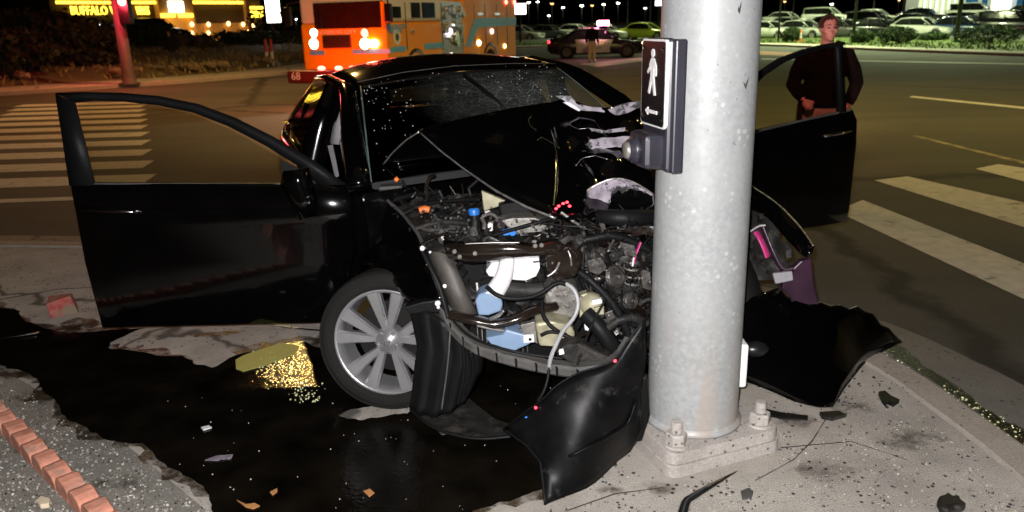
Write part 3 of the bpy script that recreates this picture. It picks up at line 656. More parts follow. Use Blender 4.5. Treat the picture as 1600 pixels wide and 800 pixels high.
for rr, zz in ((.312, .098), (.285, .109)):
    put(MB().lathe([(rr-.003, zz), (rr, zz+.003), (rr+.003, zz)], 56), WM).build('sidewall_ring', M['rubber'], wheel, smooth=True)
put(MB().lathe([(.246, .07), (.25, .088), (.244, .095), (.231, .086), (.226, .02), (.215, -.06)], 56), WM).build('rim', M['alloy'], wheel, smooth=True)
b = MB()
for k in range(5):
    for d in (-1, 1):
        a = R(90+72*k+d*14.5); a2 = R(90+72*k+d*9)
        p = V(math.cos(a2)*.055, math.sin(a2)*.055, .062); q = V(math.cos(a)*.234, math.sin(a)*.234, .078)
        t = (q-p).normalized(); s_ = V(-t.y, t.x, 0)
        b.add([p+s_*.016, p-s_*.016, q-s_*.034, q+s_*.034, p+s_*.011+V(0, 0, .012), p-s_*.011+V(0, 0, .012), q-s_*.024+V(0, 0, .012), q+s_*.024+V(0, 0, .012), p+s_*.016-V(0, 0, .03), p-s_*.016-V(0, 0, .03), q-s_*.029-V(0, 0, .04), q+s_*.029-V(0, 0, .04)],
              [(4, 5, 6, 7), (0, 4, 7, 3), (1, 2, 6, 5), (0, 1, 5, 4), (8, 0, 3, 11), (1, 9, 10, 2)])
put(b, WM).build('spokes', M['alloy'], wheel)
put(MB().lathe([(0, .082), (.03, .08), (.034, .074), (.06, .07), (.066, .05), (.066, .0)], 30), WM).build('hub', M['alloy'], wheel, smooth=True)
put(MB().bb(-.015, -.009, -.013, .013, .08, .085).bb(.009, .015, -.013, .013, .08, .085).bb(-.01, .01, -.003, .003, .08, .085), WM).build('wheel_emblem', M['dull'], wheel)
for k in range(5):
    a = R(54+72*k); put(MB().lathe([(0, .082), (.008, .08), (.0095, .06)], 6, Matrix.Translation((.047*math.cos(a), .047*math.sin(a), 0))), WM).build('lug_nut', M['dull'], wheel)
put(MB().lathe([(.0, -.02), (.17, -.02), (.17, -.05), (0, -.05)], 36), WM).build('brake_disc', M['rubber'], wheel, smooth=False)
MB().lathe([(.20, -.1), (.315, -.1), (.325, 0), (.315, .1), (.2, .1), (0, .06)], 32, Matrix.Translation((.8, .1, .3)) @ Matrix.Rotation(R(90), 4, 'Y')).build('front_wheel', M['rubber'], car, smooth=True)

# ---- opened door on the kerb side
def dY(py): return 3.8+max(0, 287-py)/140*.1
xs = [(287, 110, 541, 0), (300, 112, 546, -.03), (335, 119, 553, -.052), (352, 122, 553, -.036), (410, 133, 551, -.035), (460, 146, 540, -.028), (496, 156, 527, -.012), (512, 160, 519, .012)]
rows = []
for py, xl, xr, dy in xs:
    row = []
    for j in range(17):
        t = j/16; y2 = py-(9*t if py > 500 else 4*t if py > 480 else 0)
        e = (.03 if j in (0, 16) else 0)
        row.append(c(lerp(xl, xr, t), y2, 3.8+dy+e-.02*math.sin(math.pi*t)))
    rows.append(row)
door = MB().grid(rows).build('front_door', M['paint'], car, smooth=True)
MB().slab(cl([(112, 290, 3.84), (538, 290, 3.84), (545, 350, 3.82), (530, 480, 3.83), (516, 502, 3.83), (163, 510, 3.83), (148, 465, 3.83), (122, 350, 3.83)]), CARM.inverted().to_3x3() @ V(0, .09, 0)).build('door_trim', M['plastic'], door, bevel=.01)
fo = [(88, 147), (130, 145.5), (190, 147), (250, 152), (310, 164), (370, 186), (430, 216), (490, 251), (541, 289)]
fi = [(117, 159), (150, 155.5), (196, 157), (248, 162.5), (303, 174), (358, 195.5), (416, 226), (470, 260), (500, 289)]
MB().grid([[c(x, y, dY(y)) for x, y in fo], [c((x+u)/2, (y+w)/2, dY(y)-.012) for (x, y), (u, w) in zip(fo, fi)], [c(x, y, dY(y)+.005) for x, y in fi]]).build('window_frame', M['plastic'], door, smooth=True, solid=.012, off=-1)
MB().grid([[c(88, 147, dY(147)), c(119, 161, dY(161))], [c(99, 218, dY(218)-.012), c(134, 223, dY(223)-.008)], [c(110, 290, dY(290)), c(150, 290, dY(290))]]).build('window_post', M['plastic'], door, smooth=True, solid=.012, off=-1)
MB().poly([c(x, y, dY(y)+.02) for x, y in [(121, 163), (150, 159), (196, 160), (246, 166), (300, 178), (355, 200), (412, 231), (442, 250), (440, 289), (148, 289)]]).build('window_glass', M['glass'], door)
MB().slab([c(x, y, dY(y)-.004) for x, y in [(440, 250), (465, 262), (500, 284), (505, 290), (442, 290)]], (0, .02, 0)).build('mirror_sail', M['plastic'], door)
MB().tube([c(x, y, dY(y)-.012) for x, y in [(148, 287), (300, 287.5), (440, 288)]], .005, 6).build('belt_seal', M['grey_plastic'], door)
M['handle'] = mat('dark chrome handle', (.25, .24, .26), .18, 1, var=.1)
h = MB().tube(cl([(134, 329, 3.735), (145, 328, 3.71), (180, 330, 3.70), (210, 331, 3.712), (221, 332, 3.735)]), [.008, .011, .012, .012, .009], 10, flat=.7).build('door_handle', M['handle'], door, smooth=True)
MB().ell(c(213, 330, 3.70), (.018, .01, .009), 10, 8).build('key_cover', M['chrome'], h, smooth=True)
rows = []
for t, (x0, y0, x1, y1) in zip((0, .3, .7, 1), ((452, 268, 474, 262), (446, 288, 480, 284), (462, 313, 486, 310), (476, 340, 487, 336))):
    rows.append([c(lerp(x0, x1, u), lerp(y0, y1, u), 3.66-.05*math.sin(math.pi*u)) for u in (0, .25, .5, .75, 1)])
mir = MB().grid(rows).build('wing_mirror', M['paint'], door, smooth=True, solid=.03, off=-1)
MB().ell(c(483, 307, 3.6), (.03, .012, .01), 10, 6).build('mirror_cap', M['paint'], mir, smooth=True)
MB().tube(cl([(452, 269, 3.655), (446, 288, 3.65), (462, 313, 3.65), (476, 340, 3.655)]), .0025, 6).build('mirror_rim', M['grey_plastic'], mir)
# ---- opened door on the street side
def rY(px): return 4.35+(px-1050)/285*.62
xs = [(0, 205, 171, 0, 1332), (.12, 220, 188, -.03, 1339), (.3, 240, 225, -.045, 1338), (.6, 290, 280, -.03, 1332), (.85, 335, 325, -.012, 1327), (1, 356, 346, .015, 1323)]
rows = []
for v, yl, yr, dy, xr in xs:
    row = []
    for j in range(15):
        t = j/14; px = lerp(1090, xr, t); py = lerp(yl+(26 if v == 0 else 20 if v < .2 else 4)*1, yr, t) if v < .25 else lerp(yl, yr, t)+(10*math.sin(math.pi*t)*v if v > .5 else 0)
        row.append(c(px, py, rY(px)+dy+(.03 if j == 14 else 0)))
    rows.append(row)
door2 = MB().grid(rows).build('front_door', M['paint'], car, smooth=True)
MB().slab([c(x, y, rY(x)+.04) for x, y in [(1100, 226), (1328, 176), (1333, 240), (1320, 340), (1280, 352), (1100, 350)]], CARM.inverted().to_3x3() @ V(-.03, .1, 0)).build('door_trim', M['plastic'], door2, bevel=.01)
fo = [(1120, 180), (1150, 143), (1185, 111), (1215, 91), (1250, 78), (1285, 69), (1308, 65.5), (1312, 69), (1317, 175)]
fi = [(1128, 186), (1157, 150), (1190, 118), (1220, 98), (1253, 85), (1284, 76), (1300, 73), (1303, 80), (1307, 178)]
ry = lambda x, y: rY(x)+max(0, 180-y)/115*.1
MB().grid([[c(x, y, ry(x, y)) for x, y in fo], [c(x, y, ry(x, y)+.005) for x, y in fi]]).build('window_frame', M['plastic'], door2, smooth=True, solid=.03, off=-1)
MB().poly([c(x, y, ry(x, y)+.015) for x, y in fi+[(1250, 190), (1190, 203), (1130, 215)]]).build('window_glass', M['glass'], door2)
MB().poly([c(x, y, ry(x, y)+.015) for x, y in [(1311, 68), (1321, 71), (1327, 110), (1329, 172), (1316, 175)]]).build('quarter_glass', M['glass'], door2)
MB().tube([c(x, y, ry(x, y)) for x, y in [(1308, 65), (1320, 68)]], .008, 6).build('frame_end', M['plastic'], door2)
MB().tube([c(x, y, ry(x, y)-.02) for x, y in [(1120, 219), (1190, 203), (1250, 189), (1329, 172)]], .007, 6).build('belt_seal', M['grey_plastic'], door2)
h = MB().tube([c(x, y, rY(x)-.09) for x, y in [(1288, 214), (1297, 211), (1315, 208), (1330, 204)]], [.008, .014, .014, .009], 10, flat=.7).build('door_handle', M['chrome'], door2, smooth=True)
MB().ell(c(1290, 212, rY(1290)-.08), (.014, .01, .012), 8, 6).build('key_cover', M['chrome'], h, smooth=True)

# bent hinge panel that still ties the street side door to the body, and the body side before it
MB().grid([[V(.86, .78, .28), V(.90, .76, .6), V(.84, .74, 1.0)], [c(1072, 356, rY(1072)), c(1072, 300, rY(1072)-.02), c(1072, 238, rY(1072))], [c(1096, 357, rY(1096)), c(1096, 300, rY(1096)-.02), c(1096, 236, rY(1096))]]).build('hinge_panel', M['paint'], car, smooth=True, solid=.02)
MB().grid([[V(.84, .1, .45), V(.9, .1, .7), V(.84, .1, .92)], [V(.86, .5, .3), V(.92, .5, .62), V(.84, .5, .98)], [V(.86, .8, .28), V(.92, .8, .62), V(.84, .8, 1.0)]]).build('side_panel', M['paint'], car, smooth=True, solid=.02)

# ---------------------------------------------------------------- torn-open engine bay
M['brown_gloss'] = mat('black enamelled crossmember', (.012, .008, .006), .16, var=.4, vs=12, bump=.2, bs=12, coat=.4)
M['dusty'] = mat('dusty black engine plastic', (.016, .015, .014), .55, var=.5, vs=16, bump=.25, bs=70, c2=(.05, .046, .042), c2at=.6, c2s=14, spec=.25)
M['ducting'] = mat('brown grey ducting', (.075, .068, .06), .6, var=.3, vs=9, bump=.2, bs=50)
M['hose_grey'] = mat('grey cable sleeve', (.32, .32, .33), .45)
def tubepx(name, pts, r, m, parent=car, n=8, step=.03, flat=1.0, smooth=True):
    pl = cl(pts)
    # round the corners of the run
    for _ in range(2):
        q = [pl[0]]
        for a, b in zip(pl, pl[1:]): q += [a.lerp(b, .25), a.lerp(b, .75)]
        pl = q+[pl[-1]]
    if isinstance(r, (list, tuple)): rr = [lerp(r[0], r[1], i/(len(pl)-1)) for i in range(len(pl))]
    else: rr = r
    return MB().tube(pl, rr, n, flat=flat).build(name, m, parent, smooth=smooth)
def slabpx(name, pts, Y, th, m, parent=car, bevel=.006):
    off = CARM.inverted().to_3x3() @ V(0, th, 0)
    return MB().slab(cl([(x, y, Y if not callable(Y) else Y(x, y)) for x, y in pts]), off).build(name, m, parent, bevel=bevel)
# dark mass behind everything: radiator core and inner apron
slabpx('radiator', [(700, 395), (840, 375), (1000, 370), (1035, 480), (1010, 560), (930, 575), (800, 560), (735, 530)], 3.28, .08, M['plastic'], bevel=.01)
rows = coons(cl([(596, 296, 3.72), (680, 290, 3.75), (780, 300, 3.7), (900, 340, 3.6)]), cl([(664, 388, 3.1), (720, 385, 3.15), (800, 380, 3.2), (900, 385, 3.2)]), cl([(596, 296, 3.72), (630, 335, 3.46), (664, 388, 3.1)]), cl([(900, 340, 3.6), (905, 360, 3.4), (900, 385, 3.2)]), 16, 12)
for r_ in rows:
    for p in r_: p.z += .05*noise.noise(p*9)-.03
MB().grid(rows).build('inner_apron', M['dusty'], car, smooth=True)
# upper crossmember, bent and glossy
MB().grid([cl([(692, 376, 3.02), (735, 379, 2.97), (772, 378, 2.95), (800, 377, 2.95), (832, 381, 2.94), (862, 374, 2.97), (905, 368, 3.05)]),
           cl([(694, 386, 2.98), (735, 388, 2.93), (772, 387, 2.91), (800, 388, 2.9), (832, 394, 2.9), (862, 385, 2.93), (905, 382, 3.02)]),
           cl([(700, 402, 2.99), (735, 407, 2.95), (772, 405, 2.93), (800, 401, 2.92), (832, 399, 2.94), (862, 396, 2.96), (905, 400, 3.04)]),
           cl([(702, 406, 3.03), (735, 411, 2.99), (772, 409, 2.97), (800, 404, 2.97), (832, 402, 2.98), (862, 400, 3.0), (905, 404, 3.07)])]).build('crossmember', M['brown_gloss'], car, smooth=True, solid=.006)
for px, py in ((742, 396), (846, 383), (836, 384), (710, 393), (718, 401)):
    MB().lathe([(0, .006), (.008, .005), (.01, 0)], 10, Matrix.Translation(c(px, py, 2.9)) @ Matrix.Rotation(R(90), 4, 'X')).build('bolt', M['dull'], car)
tubepx('crossmember_edge', [(726, 381, 2.945), (772, 379, 2.935), (812, 379, 2.93)], .0028, M['edge'])
# headlight mounting panel and its black bracket
MB().grid([cl([(668, 391, 3.06), (688, 394, 3.02), (706, 401, 3.02)]), cl([(680, 420, 3.03), (702, 420, 2.99), (716, 425, 3.01)]), cl([(693, 452, 3.0), (714, 452, 2.96), (730, 458, 2.98)]), cl([(706, 486, 2.98), (726, 490, 2.94), (747, 492, 2.97)])]).build('headlight_panel', M['ducting'], car, smooth=True, solid=.012)
tubepx('headlight_bracket', [(657, 384, 3.05), (670, 412, 3.0), (688, 446, 2.96), (702, 500, 2.93)], .012, M['plastic'], flat=.6)
tubepx('headlight_bracket', [(664, 398, 3.04), (676, 430, 2.99), (690, 465, 2.96), (700, 492, 2.94)], .006, M['dusty'])
for px, py, rr in ((660, 388, .011), (695, 447, .009), (684, 474, .013), (672, 394, .006), (668, 413, .006), (685, 480, .008)):
    MB().ell(c(px, py, 2.95 if py > 420 else 3.0), (rr, rr*.7, rr), 10, 8).build('clip', M['white_plastic'], car, smooth=True)
slabpx('headlight_panel', [(632, 480), (660, 472), (694, 468), (700, 492), (668, 488), (640, 492)], 2.98, .05, M['plastic'])
# reservoirs
res = slabpx('washer_reservoir', [(759, 424), (768, 411), (782, 404), (812, 402), (842, 397), (844, 419), (838, 432), (822, 439), (796, 437), (764, 432)], 3.0, .12, M['white_plastic'], bevel=.014)
slabpx('moulded_panel', [(815, 406), (830, 404), (830, 426), (815, 428)], 2.995, .03, M['white_plastic'], res, bevel=.005)
tubepx('filler_neck', [(793, 400, 2.99), (791, 418, 2.97), (786, 437, 2.95), (772, 458, 2.95)], [.028, .042], M['white_plastic'], n=16)
slabpx('fluid_bottle', [(742, 470), (748, 460), (762, 455), (780, 458), (786, 476), (783, 487), (765, 493), (747, 492)], 2.94, .1, M['blue_plastic'], bevel=.016)
low = slabpx('fluid_bottle', [(758, 528), (786, 523), (790, 515), (812, 521), (834, 529), (828, 538), (812, 545), (800, 551), (775, 547)], 2.86, .1, M['blue_plastic'], bevel=.012)
slabpx('mounting_tab', [(818, 524), (834, 523), (835, 535), (818, 536)], 2.85, .01, M['white_plastic'], low, bevel=.002)
MB().lathe([(0, .004), (.006, .004), (.006, 0)], 10, Matrix.Translation(c(828, 530, 2.845)) @ Matrix.Rotation(R(90), 4, 'X')).build('screw', M['plastic'], low)
# lower bumper carrier: ribbed curved channel
path = cl([(690, 486, 2.97), (700, 508, 2.92), (720, 530, 2.87), (745, 547, 2.82), (790, 562, 2.77), (850, 576, 2.74), (905, 583, 2.72), (950, 577, 2.72), (978, 560, 2.75), (992, 538, 2.8)])
pp = dense(path, .02); up = CARM.inverted().to_3x3() @ V(0, 0, 1); rows = []
for i, p in enumerate(pp):
    t = (pp[min(i+1, len(pp)-1)]-pp[max(i-1, 0)]).normalized(); n_ = t.cross(up).normalized()
    w = .021*(1+.15*noise.noise(p*20))
    rows.append([p+up*w+n_*.045*-1, p+up*w, p+up*w*.6+n_*.008, p-up*w*.6+n_*.008, p-up*w, p-up*w-n_*.045])
ca = MB().grid(rows).build('bumper_carrier', M['grey_plastic'], car, solid=.004)
for i in range(4, len(pp)-4, 4):
    p = pp[i]; MB().box(p+V(0, -.012, 0), (.005, .018, .036)).build('rib', M['plastic'], ca)
tubepx('carrier_lip', [(690, 478, 2.97), (720, 516, 2.89), (745, 532, 2.84), (790, 547, 2.79), (840, 556, 2.77), (880, 560, 2.76)], .006, M['plastic'])
# glossy bent horn bracket below the reservoir
tubepx('frame_horn', [(704, 492, 2.93), (738, 500, 2.9), (775, 508, 2.9), (812, 497, 2.9), (835, 484, 2.93), (868, 478, 2.98)], .026, M['brown_gloss'], n=10, flat=.8)
tubepx('frame_horn', [(745, 508, 2.88), (790, 518, 2.9), (840, 512, 2.92)], .012, M['dull'], n=8, flat=.6)
tubepx('pipe_shiny', [(766, 499, 2.87), (780, 493, 2.86), (787, 485, 2.86)], .008, M['edge'])
# engine and gearbox lumps
slabpx('gearbox', [(850, 462), (862, 446), (885, 442), (905, 455), (908, 480), (900, 498), (868, 500), (852, 486)], 2.99, .16, M['dull'], bevel=.02)
for px, py in ((858, 452), (872, 462), (884, 462), (872, 478), (886, 479), (898, 470)):
    MB().box(c(px, py, 2.975), (.012, .02, .01)).build('casting_lug', M['edge'], car)
slabpx('gearbox_flange', [(906, 462), (918, 458), (916, 490), (906, 498)], 2.96, .05, M['tan'], bevel=.004)
MB().lathe([(0, .0), (.02, .0), (.036, .012), (.048, .03), (.05, .06)], 18, Matrix.Translation(c(933, 478, 2.92)) @ Matrix.Rotation(R(-98), 4, 'X')).build('alternator', M['tan'], car, smooth=True)
slabpx('alternator_fin', [(925, 470), (940, 467), (941, 474), (926, 477)], 2.9, .02, M['white_plastic'], bevel=.002)
slabpx('alternator_fin', [(928, 482), (944, 478), (944, 492), (930, 492)], 2.9, .04, M['tan'], bevel=.003)
slabpx('oil_pan', [(836, 506), (860, 502), (892, 508), (900, 525), (880, 543), (842, 541)], 2.88, .16, M['tan'], bevel=.012)
tubepx('oil_pan_rib', [(845, 524, 2.86), (860, 517, 2.855), (885, 523, 2.86)], .008, M['plastic'])
slabpx('mount_plate', [(813, 508), (836, 503), (840, 538), (816, 522)], 2.87, .03, M['dull'], bevel=.003)
slabpx('skid_bracket', [(868, 552), (880, 540), (905, 536), (935, 552), (958, 560), (950, 572), (900, 575)], 2.76, .08, M['dusty'], bevel=.01)
slabpx('clip_plate', [(873, 547), (880, 545), (882, 553), (874, 555)], 2.75, .006, M['white_plastic'], bevel=.001)
slabpx('radiator_cap_plate', [(912, 499), (919, 496), (921, 518), (914, 516)], 2.88, .02, M['white_plastic'], bevel=.003)
tubepx('radiator_hose', [(915, 490, 2.9), (935, 510, 2.86), (955, 540, 2.85), (960, 555, 2.87)], .034, M['plastic'], n=12)
tubepx('radiator_hose', [(785, 450, 3.02), (830, 455, 3.0), (850, 452, 3.0)], .036, M['dusty'], n=12)
tubepx('hose', [(760, 448, 2.92), (776, 462, 2.89), (800, 468, 2.88), (840, 463, 2.9), (870, 440, 2.92), (884, 444, 2.92)], .0095, M['plastic'])
tubepx('cable_sleeve', [(884, 443, 2.92), (898, 452, 2.9), (905, 475, 2.88), (897, 498, 2.86), (880, 515, 2.84), (868, 540, 2.78), (859, 562, 2.73), (858, 578, 2.7)], .0085, M['hose_grey'], n=10)
tubepx('hose', [(858, 574, 2.7), (856, 592, 2.68), (850, 612, 2.66), (840, 626, 2.66)], .006, M['plastic'])
tubepx('hose', [(846, 470, 2.95), (848, 495, 2.9), (865, 515, 2.87), (895, 530, 2.85), (920, 540, 2.84)], .009, M['plastic'])
tubepx('hose', [(918, 362, 3.0), (912, 395, 2.96), (910, 430, 2.94), (920, 455, 2.92)], .005, M['plastic'])
tubepx('hose', [(925, 362, 3.0), (960, 385, 2.97), (985, 420, 2.95), (1000, 460, 2.95)], .007, M['plastic'])
tubepx('wiring', [(832, 345, 3.1), (870, 352, 3.04), (920, 355, 3.02), (950, 380, 3.0)], .006, M['plastic'])
tubepx('drain_hose', [(945, 470, 2.88), (925, 505, 2.84), (905, 560, 2.75), (898, 588, 2.72)], .005, M['plastic'])
slabpx('crumpled_shield', [(852, 400), (878, 388), (905, 382), (912, 410), (900, 432), (868, 440), (855, 425)], 2.97, .06, M['brown_gloss'], bevel=.012)
tubepx('pipe_shiny', [(874, 410, 2.95), (868, 424, 2.93), (855, 432, 2.93)], .005, M['edge'])
tubepx('pipe_shiny', [(888, 392, 2.95), (892, 402, 2.94), (893, 415, 2.94)], .004, M['edge'])
tubepx('tape', [(1001, 378, 2.93), (994, 395, 2.92), (989, 413, 2.92)], .008, M['pink'], flat=.4)
tubepx('tape', [(990, 402, 2.915), (988, 416, 2.91)], .006, M['white_plastic'], flat=.4)
# upper engine bay
slabpx('relay_box', [(588, 303), (592, 292), (628, 290), (629, 312), (600, 314)], 3.6, .08, M['grey_plastic'], bevel=.006)
tubepx('clip_orange', [(656, 329, 3.4), (664, 326, 3.4), (671, 328, 3.4)], .016, M['orange'])
tubepx('clip_orange', [(618, 282, 3.62), (622, 278, 3.62)], .012, M['orange'])
slabpx('strut_panel', [(752, 298), (790, 314), (788, 320), (756, 330)], 3.3, .03, M['tan'], bevel=.004)
MB().lathe([(0, .03), (.02, .03), (.022, .0), (.022, -.02), (.03, -.03), (.03, -.08)], 16, Matrix.Translation(c(741, 333, 3.25))).build('fluid_neck', M['plastic'], car, smooth=True)
MB().lathe([(0, .03), (.02, .028), (.024, .02), (.024, 0)], 16, Matrix.Translation(c(741, 335, 3.24))).build('filler_cap', M['blue'], car, smooth=True)
slabpx('connector', [(783, 362), (800, 359), (808, 364), (804, 369), (786, 368)], 3.08, .04, M['blue'], bevel=.004)
slabpx('rocker_cover', [(782, 345), (800, 341), (835, 340), (858, 348), (850, 362), (805, 366)], 3.14, .1, M['dull'], bevel=.008)
slabpx('battery', [(778, 320), (806, 315), (832, 330), (826, 342), (782, 342)], 3.25, .12, M['plastic'], bevel=.008)
tubepx('pipe_shiny', [(754, 338, 3.2), (768, 333, 3.18), (778, 341, 3.16), (785, 352, 3.15)], .007, M['edge'])
tubepx('pipe_shiny', [(752, 340, 3.2), (758, 350, 3.18), (756, 358, 3.16)], .009, M['dull'])
tubepx('cable', [(780, 342, 3.14), (788, 356, 3.12)], .006, M['mauve'])
slabpx('sensor', [(762, 350), (770, 348), (770, 361), (762, 362)], 3.14, .03, M['white_plastic'], bevel=.003)
tubepx('hose', [(770, 368, 3.08), (810, 356, 3.06), (850, 345, 3.05), (868, 340, 3.03)], .008, M['plastic'])
tubepx('hose', [(600, 318, 3.6), (640, 305, 3.58), (690, 300, 3.5)], .012, M['plastic'])
tubepx('hose', [(620, 340, 3.46), (660, 318, 3.46), (720, 312, 3.4), (750, 312, 3.36)], .01, M['plastic'])
tubepx('hose', [(640, 360, 3.3), (690, 345, 3.3), (735, 350, 3.26)], .014, M['dusty'])
slabpx('air_box', [(660, 352), (690, 335), (730, 340), (728, 368), (690, 372)], 3.3, .14, M['dusty'], bevel=.02)
M['dark_cast'] = mat('oily cast metal', (.07, .065, .06), .42, .5, var=.6, vs=30, bump=.3, bs=60)
# pulleys, belts, coils and bolted plates pushed up against the pole
for px, py, Y, r_ in ((962, 432, 2.9, .045), (985, 470, 2.9, .032), (935, 398, 2.93, .03)):
    pm = Matrix.Translation(c(px, py, Y)) @ Matrix.Rotation(R(78), 4, 'X') @ Matrix.Rotation(R(20), 4, 'Y')
    pu = MB().lathe([(0, .012), (r_*.3, .014), (r_*.35, .004), (r_*.8, .002), (r_*.86, .012), (r_, .012), (r_*.9, .006), (r_, 0), (r_*.9, -.006), (r_, -.012), (0, -.012)], 22, pm).build('pulley', M['dark_cast'], car, smooth=False)
    MB().lathe([(0, .022), (.006, .021), (.007, .012)], 6, pm).build('pulley_bolt', M['edge'], pu)
sp0 = c(985, 400, 2.96); MB().tube([sp0+V(.028*math.cos(t*.7), .028*math.sin(t*.7), -.0035*t) for t in range(40)], .0045, 6).build('coil_spring', M['dull'], car, smooth=True)
tubepx('drive_belt', [(930, 392, 2.9), (948, 410, 2.885), (968, 416, 2.88), (992, 456, 2.88), (988, 486, 2.88), (965, 462, 2.885), (950, 440, 2.89)], .007, M['rubber'], flat=.4)
for pts, m in (([(905, 425, 2.93), (925, 440, 2.9), (955, 470, 2.88), (975, 505, 2.87), (985, 535, 2.88)], 'plastic'), ([(880, 372, 2.98), (915, 376, 2.95), (950, 366, 2.96), (985, 376, 2.97), (1015, 392, 2.98)], 'plastic'), ([(940, 520, 2.86), (965, 500, 2.85), (990, 495, 2.86), (1010, 505, 2.9)], 'dusty')):
    h_ = tubepx('ribbed_hose', pts, .016, M[m], n=12)
    for k in range(7): MB().tube([h_.data.vertices[0].co*0+p_ for p_ in (lambda q, d: (q-d*.004, q+d*.004))(samp(cl(pts), .12+.12*k), (samp(cl(pts), .14+.12*k)-samp(cl(pts), .1+.12*k)).normalized())], .0185, 12).build('hose_rib', M[m], h_)
for pts in ([(918, 408), (940, 402), (948, 418), (936, 430), (920, 424)], [(968, 378), (992, 384), (996, 402), (976, 398)], [(945, 490), (962, 482), (970, 500), (952, 512)], [(1000, 420), (1016, 425), (1018, 455), (1004, 450)]):
    pl_t = slabpx('bolted_plate', pts, 2.91, .008, M['dark_cast'], bevel=.002); x = sum(p[0] for p in pts)/len(pts); y = sum(p[1] for p in pts)/len(pts)
    for dx, dy in ((-6, -3), (6, 3)): MB().ell(c(x+dx, y+dy, 2.903), (.005, .004, .005), 8, 5).build('bolt_head', M['edge'], pl_t)
# small clutter of broken clips, brackets and wires, too tangled to count
inside = lambda x, y: (770 < x < 1015 and 350 < y < 575 and y < 600-(abs(x-880)/60)**2*4) or (600 < x < 870 and 292 < y < 372 and y > 292+(x-600)*.0)
rn = random.Random(11)
groups = {'plastic': MB(), 'dusty': MB(), 'dull': MB(), 'brown_gloss': MB()}
kinds = ['plastic']*6+['dusty']*4+['dull']*1+['brown_gloss']*4
n = 0
while n < 560:
    if rn.random() < .66:
        x = rn.uniform(840, 1025); y = rn.uniform(348, 560); Y = rn.uniform(2.96, 3.2)
        if y > 470 and x < 930: continue
        if x < 905 and y > 395: continue
    else:
        x = rn.uniform(605, 870); y = rn.uniform(300, 372); Y = 3.68-(y-290)/85*.55+rn.uniform(-.03, .04)
        if y < 282+(x-655)*.36 or x < 622+(y-300)*.8: continue
    n += 1; p = c(x, y, Y); g = groups[rn.choice(kinds)]
    if rn.random() < .38:
        d = V(rn.uniform(.015, .09), rn.uniform(.01, .05), rn.uniform(.002, .008))*(.6 if x < 800 else 1)
        g.box(p, d, Matrix.Rotation(rn.random()*6, 3, V(rn.random()-.5, rn.random()-.5, rn.random()-.5).normalized()), rn.uniform(.6, 1))
    else:
        q = p+V(rn.gauss(0, .08), rn.gauss(0, .04), rn.gauss(0, .07))*(.6 if x < 800 else 1); m_ = p.lerp(q, .5)+V(rn.gauss(0, .02), rn.gauss(0, .02), rn.gauss(0, .02))
        g.tube([p, m_, q], rn.uniform(.002, .007), 5)
for k, g in groups.items(): g.build('engine_bay_clutter', M[k], car, kind='stuff')
# torn sheet metal: ribbons folded two or three times
def ribbon(g, p, w, L, rr):
    d = V(rr.gauss(0, 1), rr.gauss(0, .6), rr.gauss(0, 1)).normalized(); s_ = d.cross(V(0, 1, 0)+V(rr.gauss(0, .4), 0, rr.gauss(0, .4))).normalized(); pts = []; q = V(p); rows = []
    for k in range(rr.randint(3, 6)):
        rows.append([q-s_*w/2, q+s_*w*.1+d.cross(s_)*w*.15, q+s_*w/2]); q = q+d*L/4
        d = (d+V(rr.gauss(0, .5), rr.gauss(0, .35), rr.gauss(0, .5))).normalized(); s_ = (s_-d*s_.dot(d)).normalized()
    g.grid(rows)
M['grey_steel'] = mat('bare grey sheet steel', (.12, .115, .11), .38, .5, var=.5, vs=14, bump=.3, bs=40, c2=(.02, .018, .016), c2at=.52, c2s=10)
G3 = {'grey_steel': MB(), 'brown_gloss': MB(), 'dusty': MB(), 'plastic': MB()}
for k in range(300):
    if k % 3:
        x = rn.uniform(850, 1020); y = rn.uniform(352, 565); Y = rn.uniform(2.93, 3.1)
        if x < 905 and y > 400: continue
        if x < 945 and y > 455: continue
    else:
        x = rn.uniform(625, 860); y = rn.uniform(305, 372); Y = 3.62-(y-290)/85*.52
        if y < 290+(x-655)*.36 or x < 630+(y-300)*.8: continue
    ribbon(G3[rn.choice(['grey_steel', 'grey_steel', 'brown_gloss', 'dusty', 'dusty', 'plastic', 'plastic'])], c(x, y, Y), rn.uniform(.008, .035), rn.uniform(.04, .14), rn)
for k in range(46):
    x = rn.uniform(715, 850); y = rn.uniform(405, 500); ribbon(G3[rn.choice(['grey_steel', 'dusty', 'plastic'])], c(x, y, rn.uniform(3.1, 3.2)), rn.uniform(.01, .04), rn.uniform(.05, .14), rn)
for k, g in G3.items(): g.build('torn_metal', M[k], car, solid=.0025, kind='stuff')
for i, (p0, p1, p2) in enumerate((((905, 365), (930, 378), (955, 372)), ((915, 398), (940, 405), (972, 396)), ((930, 425), (955, 432), (985, 424)), ((945, 445), (968, 455), (1000, 450)), ((960, 480), (980, 492), (1005, 486)))):
    MB().grid([cl([(a[0]+dx, a[1]+dy, 2.95+dz) for a in (p0, p1, p2)]) for dx, dy, dz in ((0, -9, .05), (2, -1, .0), (4, 7, .04))]).build('folded_bracket', M['grey_steel' if i % 2 else 'brown_gloss'], car, solid=.004)
for k in range(12): tubepx('radiator_fin', [(745+k*7, 500-k*1.5, 3.2), (748+k*7, 545+k*2, 3.16)], .004, M['grey_steel'], n=5)
b = MB()
for k in range(90):
    x, y = rn.choice([(rn.uniform(640, 860), rn.uniform(312, 370)), (rn.uniform(850, 1010), rn.uniform(360, 560))]); Y = 3.0 if x > 800 else 3.5-(y-290)/85*.5
    if y < 290+(x-655)*.3: continue
    s = rn.uniform(.003, .008); b.box(c(x, y, Y-.06), (s, s, s*1.3), rn.random())
